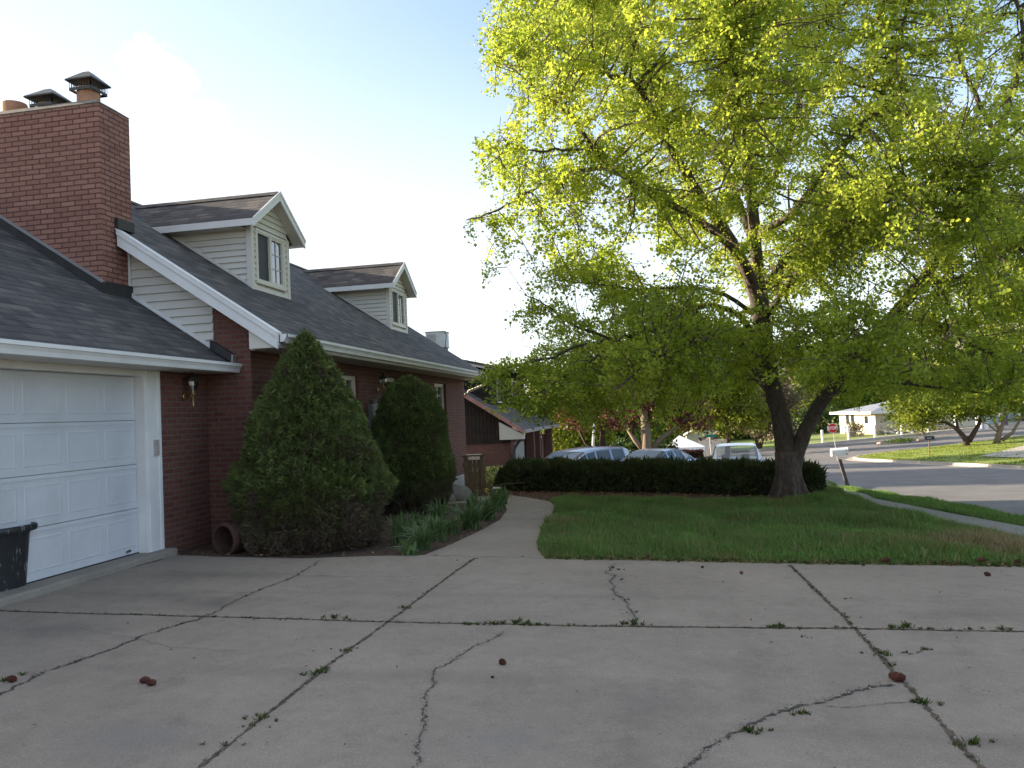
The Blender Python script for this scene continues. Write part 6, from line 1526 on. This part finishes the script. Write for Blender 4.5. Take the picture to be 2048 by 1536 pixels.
# ------------------------------------------------------------------ trees further off
def tree(name, label, x, y, h, blobs, leafm, n, lsize, barkm, trunk, seed, group=None, tint=.5, base=None):
    """blobs: crown masses (dx, dy, dz, rx, ry, rz) about the foot; trunk: list of (points, r0, r1) relative to the foot"""
    r = np.random.default_rng(seed); z = float(gz(x, y)) - .05
    t = thing(name, label, 'tree', (x, y, z), group)
    mb = MB(); foot = np.array([x, y, z])
    for pts, r0, r1 in trunk: mb.tube([foot + np.array(p) for p in pts], list(np.linspace(r0, r1, len(pts))), 8)
    tips = [foot + np.array(p[0][-1]) for p in trunk]
    C, T = [], []
    tot = sum(b[3] * b[4] * b[5] for b in blobs)
    for (dx, dy, dz, rx, ry, rz_) in blobs:
        k = max(3, int(26 * (rx * ry * rz_ / tot) ** .8 * len(blobs) ** .5) + 6)
        v = r.normal(size=(k, 3)); v /= np.linalg.norm(v, axis=1)[:, None]; v *= r.uniform(.35, 1.0, k)[:, None] ** .5
        sub = foot + np.array([dx, dy, dz]) + v * np.array([rx, ry, rz_])
        for s in sub:
            tp = min(tips, key=lambda q: np.sum((q - s) ** 2)); mb.tube(curve_pts(tp, s, .12, 4), [.05 * h / 6, .035 * h / 6, .02 * h / 6, .01], 4, False)
            m_ = int(n * (rx * ry * rz_ / tot) / k); rad_ = .42 * (rx * ry * rz_) ** (1/3)
            g = r.normal(size=(m_, 3)) * rad_ * np.array([.62, .62, .5]); C.append(s + g); T.append(np.full(m_, tint + r.normal() * .14))
    mb.build('trunk', barkm, t, smooth=True)
    C = np.concatenate(C); T = np.concatenate(T) + r.normal(size=len(C)) * .16
    V, F = leaves(C, lsize, None, .85, .4, .3, r); mesh_np('crown', V, F, leafm, t, np.clip(np.concatenate([T, T]), 0, 1)); return t
def at(u, Y): return float(onY(u, 830, Y)[0])
# purple-leaved plums by the cars
tree('plum_tree', 'purple-leaved plum with spreading crooked boughs behind the minivan', at(1200, 46), 46, 5.5, [(-1.2, 0, 3.4, 1.5, 1.3, .9), (1.3, 0, 3.5, 1.6, 1.3, 1.0), (0, .5, 5.0, 2.2, 1.8, 1.3)], M['leaf_purple'], 8000, .15, M['barkdark'], [([(0,0,0), (.05,0,.9), (.1,0,2.2), (.1,0,4)], .30, .08), ([(.05,0,1.0), (-.9,0,1.7), (-1.4,0,2.8)], .13, .05), ([(.1,0,1.2), (1.0,0,1.6), (1.7,0,2.0), (2.0,0,2.9)], .13, .05)], 21, 'purple plums beyond the hedge')
tree('plum_tree', 'reddish plum with pale forked trunk behind the silver-blue sedan', at(1290, 40), 40, 6, [(-1.1, 0, 3.1, 1.1, 1.1, .7), (1.6, -.2, 3.3, 1.3, 1.2, .9), (2.5, 0, 3.0, 1.1, 1.1, .9), (0, .4, 4.8, 2.2, 1.8, 1.5)], M['leaf_purple'], 7500, .14, M['barkpale'], [([(0,0,0), (0,0,1.2), (.02,0,2.0), (-.1,0,3.5)], .36, .16), ([(0,0,1.1), (-.55,0,1.75), (-.9,0,2.3)], .16, .06), ([(.1,0,1.1), (.7,0,1.8), (1.5,0,2.3), (2.0,0,2.9)], .15, .05)], 22, 'purple plums beyond the hedge', .55)
tree('round_tree', 'mid green tree top above the reddish plum', at(1285, 47), 47, 7, [(0, 0, 4.6, 1.9, 1.6, 1.5), (-.9, 0, 3.6, 1.2, 1.2, .9)], M['leaf_green'], 8000, .17, M['barkdark'], [([(0,0,0), (0,0,2), (0,0,4)], .22, .08)], 23, 'trees beyond the hedge', .6)
tree('bright_tree', 'bright yellow-green tree by the corner of the neighbouring house', at(1098, 50), 50, 7, [(0, 0, 2.3, 1.2, 1.3, 1.6), (-1.2, .5, 5.4, 1.8, 1.6, 1.6), (1.6, 0, 5.0, 2.0, 1.7, 1.5)], M['leaf_yellow'], 9000, .17, M['barkdark'], [([(0,0,0), (0,0,2.2), (0,0,4.5)], .2, .07)], 24, 'trees beyond the hedge', .45)
tree('golden_tree', 'yellow-green feathery tree left of the maple trunk, behind the pickup', at(1450, 72), 72, 8, [(-1.6, 0, 5.0, 2.4, 1.8, 1.5), (1.4, 0, 4.4, 2.6, 1.7, 1.5), (0, 0, 6.6, 3.2, 2.4, 1.6), (2.4, 0, 3.0, 1.8, 1.5, 1.0), (-.6, 0, 2.9, 2.4, 1.6, 1.0)], M['leaf_yellow'], 17000, .20, M['barkdark'], [([(0,0,0), (.2,0,2), (0,0,4.2)], .24, .08)], 25, 'trees beyond the hedge', .5)
tree('twiggy_tree', 'brownish half-bare shrubby tree just left of the maple trunk', at(1515, 80), 80, 7, [(0, 0, 3.6, 3.0, 2.0, 2.0), (-2, 0, 5.2, 2.6, 2.0, 1.5), (2.2, 0, 5.4, 2.6, 2.0, 1.8), (1.4, 0, 1.6, 2.4, 1.6, 1.1)], M['leaf_brown'], 13000, .22, M['twig'], [([(0,0,0), (-.5,0,2), (-1.4,0,4.8)], .2, .05), ([(0,0,0), (.6,0,2), (1.4,0,5)], .2, .05)], 26, 'trees beyond the hedge', .5)
tree('round_tree', 'leafy green tree right of the maple trunk above the stop sign', at(1625, 114), 114, 11, [(-1, 0, 4.9, 4.2, 2.8, 3.0), (1.8, 0, 7.6, 4.1, 2.8, 2.8), (4.2, 0, 4.4, 1.8, 2, 2.5)], M['leaf_yellow'], 8000, .34, M['barkdark'], [([(0,0,0), (0,0,3), (0,0,6)], .35, .1)], 27, 'trees across the street', .35)
tree('dark_bush', 'dark rounded bush left of the white house', at(1645, 106), 106, 3, [(0, 0, 1.5, 3.0, 2.0, 1.9)], M['leaf_dark'], 3200, .24, M['barkdark'], [([(0,0,0), (0,0,1.2)], .15, .08)], 28, 'bushes around the white house')
tree('olive_bush', 'olive brown bush against the sunlit end of the white house', at(1708, 90), 90, 3, [(0, 0, .8, .85, .8, .8)], M['leaf_brown'], 1300, .16, M['barkdark'], [([(0,0,0), (0,0,1.0)], .1, .05)], 29, 'bushes around the white house', .8)
tree('apple_tree', 'low apple tree with a dark forked trunk on the corner lawn', at(1930, 63), 63, 5, [(-3.2, 0, 2.2, 1.7, 1.4, .9), (-1.2, 0, 2.9, 1.7, 1.5, .9), (.8, 0, 2.9, 1.6, 1.5, .9), (-4.0, .3, 3.2, 1.2, 1.2, .7)], M['leaf_yellow'], 6200, .17, M['barkdark'], [([(0,0,0), (-.1,0,.6), (-.6,0,1.3), (-1.3,0,1.8), (-2.8,0,2.0)], .26, .06), ([(.1,0,.4), (.35,0,.7), (.9,0,1.6), (1.1,0,2.3)], .24, .08), ([(-.5,0,1.1), (-.6,0,2), (-.5,0,2.8)], .1, .05)], 30, 'fruit trees on the corner lawn', .4)
tree('apple_tree', 'apple tree with pale spreading stems, nearest the right edge', at(1992, 63), 63, 5, [(-.9, 0, 2.9, 1.2, 1.2, .9), (1.2, 0, 3.4, 1.8, 1.5, 1.1), (2.8, 0, 3.0, 1.5, 1.3, 1.0)], M['leaf_yellow'], 5000, .17, M['barkpale'], [([(-.1,0,0), (.1,0,.7), (.35,0,1.3), (.6,0,2.4)], .26, .07), ([(.2,0,.9), (-.1,0,1.6), (-.15,0,2.4)], .12, .05), ([(.3,0,.3), (1.0,0,.8), (1.5,0,1.6), (2.0,0,2.8)], .15, .05), ([(.1,0,.8), (-.6,0,1.5), (-1.3,0,1.75)], .06, .03)], 31, 'fruit trees on the corner lawn', .4)
tree('small_tree', 'bushy bright little tree in front of the white house', at(1820, 86), 86, 5, [(0, 0, 2.6, 1.6, 1.4, 1.2), (.9, 0, 1.6, 1.1, 1.1, .9), (-.2, 0, 3.8, .9, .9, .8), (2.6, 0, 3.0, 1.5, 1.2, 1.0)], M['leaf_yellow'], 4200, .2, M['barkpale'], [([(1.2,0,-.1), (1.0,0,.6), (.6,0,1.8), (0,0,2.6)], .22, .06)], 32, 'trees across the street', .42)
for i, (u, Y, h_, lab, mt) in enumerate([(1760, 125, 9, 'tall dim tree rising straight behind the white house roof', 'leaf_green'), (1870, 130, 10, 'broad tree behind the middle of the white house', 'leaf_yellow'), (1990, 125, 11, 'broad tree behind the garage end of the white house', 'leaf_green'), (2090, 110, 10, 'tree beyond the parked white car at the right', 'leaf_green'),
                                      (1130, 110, 9, 'distant tree above the orange brick house', 'leaf_green'), (1330, 120, 9, 'distant tree above the white tent', 'leaf_yellow'), (1560, 125, 10, 'distant tree straight behind the maple trunk', 'leaf_green'), (1230, 125, 8, 'distant tree behind the left purple plum', 'leaf_yellow')]):
    tree('distant_tree', lab, at(u, Y), Y, h_, [(-2.5, 0, h_ * .5, 4, 3, h_ * .22), (2.5, 0, h_ * .55, 4, 3, h_ * .25), (0, 0, h_ * .78, 3.4, 3, h_ * .2)], M[mt], 4500, .42, M['barkdark'], [([(0,0,0), (0,0,h_ * .3), (0,0,h_ * .6)], .4, .1)], 50 + i, 'trees on the skyline', .45)
def bush(name, label, u, Y, rx, rz_, mt, n, ls, seed, grp='bushes beyond the hedge'): return tree(name, label, at(u, Y), Y, 3, [(0, 0, rz_ * .8, rx, rx * .8, rz_)], M[mt], n, ls, M['barkdark'], [([(0,0,0), (0,0,rz_ * .7)], .1, .05)], seed, grp, .5)
for i, (u, Y, rx, rz_, mt, lab) in enumerate([(1150, 82, 3.4, 2.6, 'leaf_yellow', 'bright shrubby tree right of the far orange brick house'), (1235, 92, 4.2, 3.0, 'leaf_green', 'broad green shrubby tree seen between the two purple plums'),
        (1320, 105, 4.6, 3.2, 'leaf_yellow', 'pale green shrubby tree above the white tent roof'), (1415, 112, 4.4, 3.0, 'leaf_green', 'shrubby tree behind the small street name sign'), (1500, 104, 4.0, 2.4, 'leaf_green', 'low shrubby tree behind the brownish half-bare one')]):
    tree('shrubby_tree', lab, at(u, Y), Y, 5, [(-rx * .45, 0, rz_ * .7, rx * .7, rx * .5, rz_ * .75), (rx * .45, .5, rz_ * .9, rx * .7, rx * .5, rz_ * .9)], M[mt], 7000, .30, M['barkdark'], [([(0,0,0), (.2,0,rz_ * .5), (0,0,rz_)], .14, .05)], 90 + i, 'shrubby trees beyond the hedge', .5)
bush('green_bush', 'deep green bush left of the pale forked trunk', 1250, 44, 1.0, 1.0, 'leaf_dark', 2600, .14, 70)
bush('green_bush', 'deep green bush right of the pale forked trunk', 1318, 45, .9, 1.0, 'leaf_dark', 2400, .14, 71)
t = thing('purple_hedge', 'clipped purple-brown hedge between the sedan and the tent', 'hedge', (at(1355, 50), 50, float(gz(at(1355, 50), 50))))
n = 9000; a = at(1240, 50); b = at(1402, 50); C = np.column_stack([rng.uniform(a, b, n), rng.uniform(49.5, 50.5, n), rng.uniform(-.1, 1.0, n)]); C[:,2] += gz(C[:,0], C[:,1]) + .06 * wob(C[:,0], C[:,1], .3)
V, F = leaves(C, .13); tt_ = rng.uniform(0, .6, n); mesh_np('foliage', V, F, M['leaf_purple'], t, np.concatenate([tt_, tt_]))
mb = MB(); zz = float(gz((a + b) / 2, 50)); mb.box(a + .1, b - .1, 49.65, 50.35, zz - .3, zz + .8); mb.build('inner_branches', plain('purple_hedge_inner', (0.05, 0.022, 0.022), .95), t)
# flower bed and rocks at the bend of the corner lawn, small garden along the white house
t = thing('rock_bed', 'low bed of rounded stones and small plants on the corner lawn bend', 'rockery', tuple(G(1800, 884)))
M['pinkstone'] = plain('pink_stone', (0.38, 0.27, 0.22), .9); pb = G(1800, 884)
for i in range(14):
    x, y = pb[0] + rng.uniform(-2.2, 3.2), pb[1] + rng.uniform(-1, 1.5); z = float(gz(x, y)); s = rng.uniform(.10, .26); mb = MB(); mb.lathe([(s * .5, -.05), (s, .02), (s * .9, s * .45), (s * .4, s * .7), (.01, s * .75)], (x, y, z), 7); mb.build('stone', M['pinkstone'], t)
n = 900; C = np.column_stack([pb[0] + rng.normal(size=n) * .7, pb[1] + rng.normal(size=n) * .4, np.abs(rng.normal(size=n)) * .16]); C[:,2] += gz(C[:,0], C[:,1]); V, F = leaves(C, .12); mesh_np('small_plants', V, F, M['leaf_green'], t, np.full(len(F), .6))
t = thing('flower_garden', 'white and orange flowers in a stony bed below the white house wall', 'flower bed', (at(1800, 90.5), 90.5, float(gz(at(1800, 90.5), 90.5))))
n = 1500; C = np.column_stack([rng.uniform(at(1755, 90), at(1900, 90), n), 90.5 + rng.normal(size=n) * .6, np.abs(rng.normal(size=n)) * .28]); C[:,2] += gz(C[:,0], C[:,1]); V, F = leaves(C, .2); mesh_np('foliage', V, F, M['leaf_brown'], t, rng.uniform(0, 1, len(F)))
mb = MB()
for i in range(60):
    x, y = rng.uniform(at(1765, 90), at(1850, 90)), 89.8 + rng.normal() * .5; z = float(gz(x, y)); mb = MB(); mb.lathe([(.1, 0), (.13, .08), (.02, .14)], (x, y, z + rng.uniform(0, .35)), 6); mb.build('flower', M['signwhite'], t)
# dark skyline trees far to the left and right, seen as one mass
n = 26000; a = rng.uniform(-.15, .72, n); D = rng.uniform(190, 240, n); hx_ = D * np.sin(a); hy_ = D * np.cos(a)
C = np.column_stack([hx_, hy_, rng.uniform(-1, 9, n) * (.75 + .35 * wob(a * 26, a * 7, 1.0))]); C[:,2] += gz(hx_, hy_); V, F = leaves(C, 1.5)
o = mesh_np('treeline', V, F, M['leaf_green'], None, np.clip(np.tile(.45 + .2 * wob(a * 40, D, 3) + rng.normal(size=n) * .12, 2), 0, 1)); tag(o, kind='stuff')

# sparse real grass over the sunny far lawn, near its edge
blades('grass', [tuple(p) for p in cl if p[0] < 60 and p[1] > 30], 45000, .07, .16, M['leaf_yellow'], lambda x, y: .35 + .2 * wob(x, y, 2.0), .03, seed=12)

# ------------------------------------------------------------------ light
SUN_EL, SUN_AZ = math.radians(13.0), math.radians(-84.0)       # azimuth from +Y towards +X
sd = Vector((math.cos(SUN_EL) * math.sin(SUN_AZ), math.cos(SUN_EL) * math.cos(SUN_AZ), math.sin(SUN_EL)))
sl_ = bpy.data.lights.new('sun', 'SUN'); sl_.energy = 5.0; sl_.angle = math.radians(0.55); sl_.color = (1.0, 0.86, 0.66)
so = bpy.data.objects.new('sun', sl_); COL.objects.link(so); so.rotation_euler = (-sd).to_track_quat('-Z', 'Y').to_euler(); so.location = (-40, 10, 30)
world = bpy.data.worlds.new("World"); scene.world = world; world.use_nodes = True
wt = world.node_tree; wt.nodes.clear()
wo = wt.nodes.new('ShaderNodeOutputWorld'); bg = wt.nodes.new('ShaderNodeBackground'); wt.links.new(bg.outputs[0], wo.inputs[0])
sky = wt.nodes.new('ShaderNodeTexSky'); sky.sky_type = 'NISHITA'; sky.sun_disc = False; sky.sun_elevation = SUN_EL; sky.sun_rotation = SUN_AZ
sky.air_density = 1.0; sky.dust_density = 1.6; sky.ozone_density = 1.5; sky.altitude = 1300
bg.inputs['Strength'].default_value = 0.13
tc = wt.nodes.new('ShaderNodeTexCoord')
def wm(op, a, b=None, c=None):
    n = wt.nodes.new('ShaderNodeMath'); n.operation = op
    for i, x in enumerate((a, b, c)):
        if x is None: continue
        if hasattr(x, 'links'): wt.links.new(x, n.inputs[i])
        else: n.inputs[i].default_value = x
    return n.outputs[0]
def wdot(v):
    n = wt.nodes.new('ShaderNodeVectorMath'); n.operation = 'DOT_PRODUCT'; wt.links.new(tc.outputs['Generated'], n.inputs[0]); n.inputs[1].default_value = v; return n.outputs['Value']
def wramp(x, a, b):
    n = wt.nodes.new('ShaderNodeMapRange'); n.interpolation_type = 'SMOOTHSTEP'; n.clamp = True; wt.links.new(x, n.inputs[0]); n.inputs[1].default_value = a; n.inputs[2].default_value = b; return n.outputs[0]
def wmix(f, a, b):
    n = wt.nodes.new('ShaderNodeMix'); n.data_type = 'RGBA'; wt.links.new(f, n.inputs[0])
    for i, x in ((6, a), (7, b)):
        if hasattr(x, 'links'): wt.links.new(x, n.inputs[i])
        else: n.inputs[i].default_value = x
    return n.outputs[2]
def wnoise(scale, detail, rough, sx=(1, 1, 1)):
    mp = wt.nodes.new('ShaderNodeMapping'); mp.inputs['Scale'].default_value = sx; wt.links.new(tc.outputs['Generated'], mp.inputs[0])
    n = wt.nodes.new('ShaderNodeTexNoise'); n.inputs['Scale'].default_value = scale; n.inputs['Detail'].default_value = detail; n.inputs['Roughness'].default_value = rough; wt.links.new(mp.outputs[0], n.inputs['Vector']); return n.outputs['Fac']
def dirof(u, v): d = ray(u, v); return tuple(d / np.linalg.norm(d))
sepz = wt.nodes.new('ShaderNodeSeparateXYZ'); wt.links.new(tc.outputs['Generated'], sepz.inputs[0])
CLOUD = (2.95, 2.8, 2.6, 1)
# thin bright veil towards the sun and along the horizon
veil = wm('MULTIPLY', wramp(wdot((math.sin(SUN_AZ), math.cos(SUN_AZ), .25)), .05, .95), wm('ADD', .45, wm('MULTIPLY', wnoise(2.2, 6, .6, (1, 1, 2.4)), .7)))
hor = wm('SUBTRACT', 1.0, wramp(sepz.outputs[2], .12, .50))
veil = wm('ADD', wm('MULTIPLY', veil, 0.5), wm('ADD', wm('MULTIPLY', hor, .55), wm('MULTIPLY', wramp(sepz.outputs[2], .45, .9), .40)))
col_ = wmix(wm('MINIMUM', veil, 1.0), sky.outputs[0], CLOUD)
# small separate clouds
for (u, v, rad_) in ((310, 145, .05), (415, 250, .032)):
    mask = wramp(wdot(dirof(u, v)), math.cos(rad_), 1.0)
    cl_ = wramp(wm('ADD', wnoise(16, 7, .62, (1, 1, 1.9)), wm('MULTIPLY', mask, .24)), .56, .86)
    col_ = wmix(wm('MULTIPLY', wm('MULTIPLY', cl_, wramp(mask, 0.0, .25)), .9), col_, (5, 5, 5, 1))
wt.links.new(col_, bg.inputs['Color'])

scene.view_settings.view_transform = 'Standard'; scene.view_settings.look = 'None'
scene.view_settings.exposure = 1.78; scene.view_settings.gamma = 1.0
scene.render.engine = 'CYCLES'
cy = scene.cycles; cy.max_bounces = 8; cy.diffuse_bounces = 5; cy.glossy_bounces = 3; cy.transmission_bounces = 5; cy.transparent_max_bounces = 8; cy.caustics_reflective = False; cy.caustics_refractive = False; cy.use_adaptive_sampling = True; cy.adaptive_threshold = 0.015; cy.sample_clamp_indirect = 6
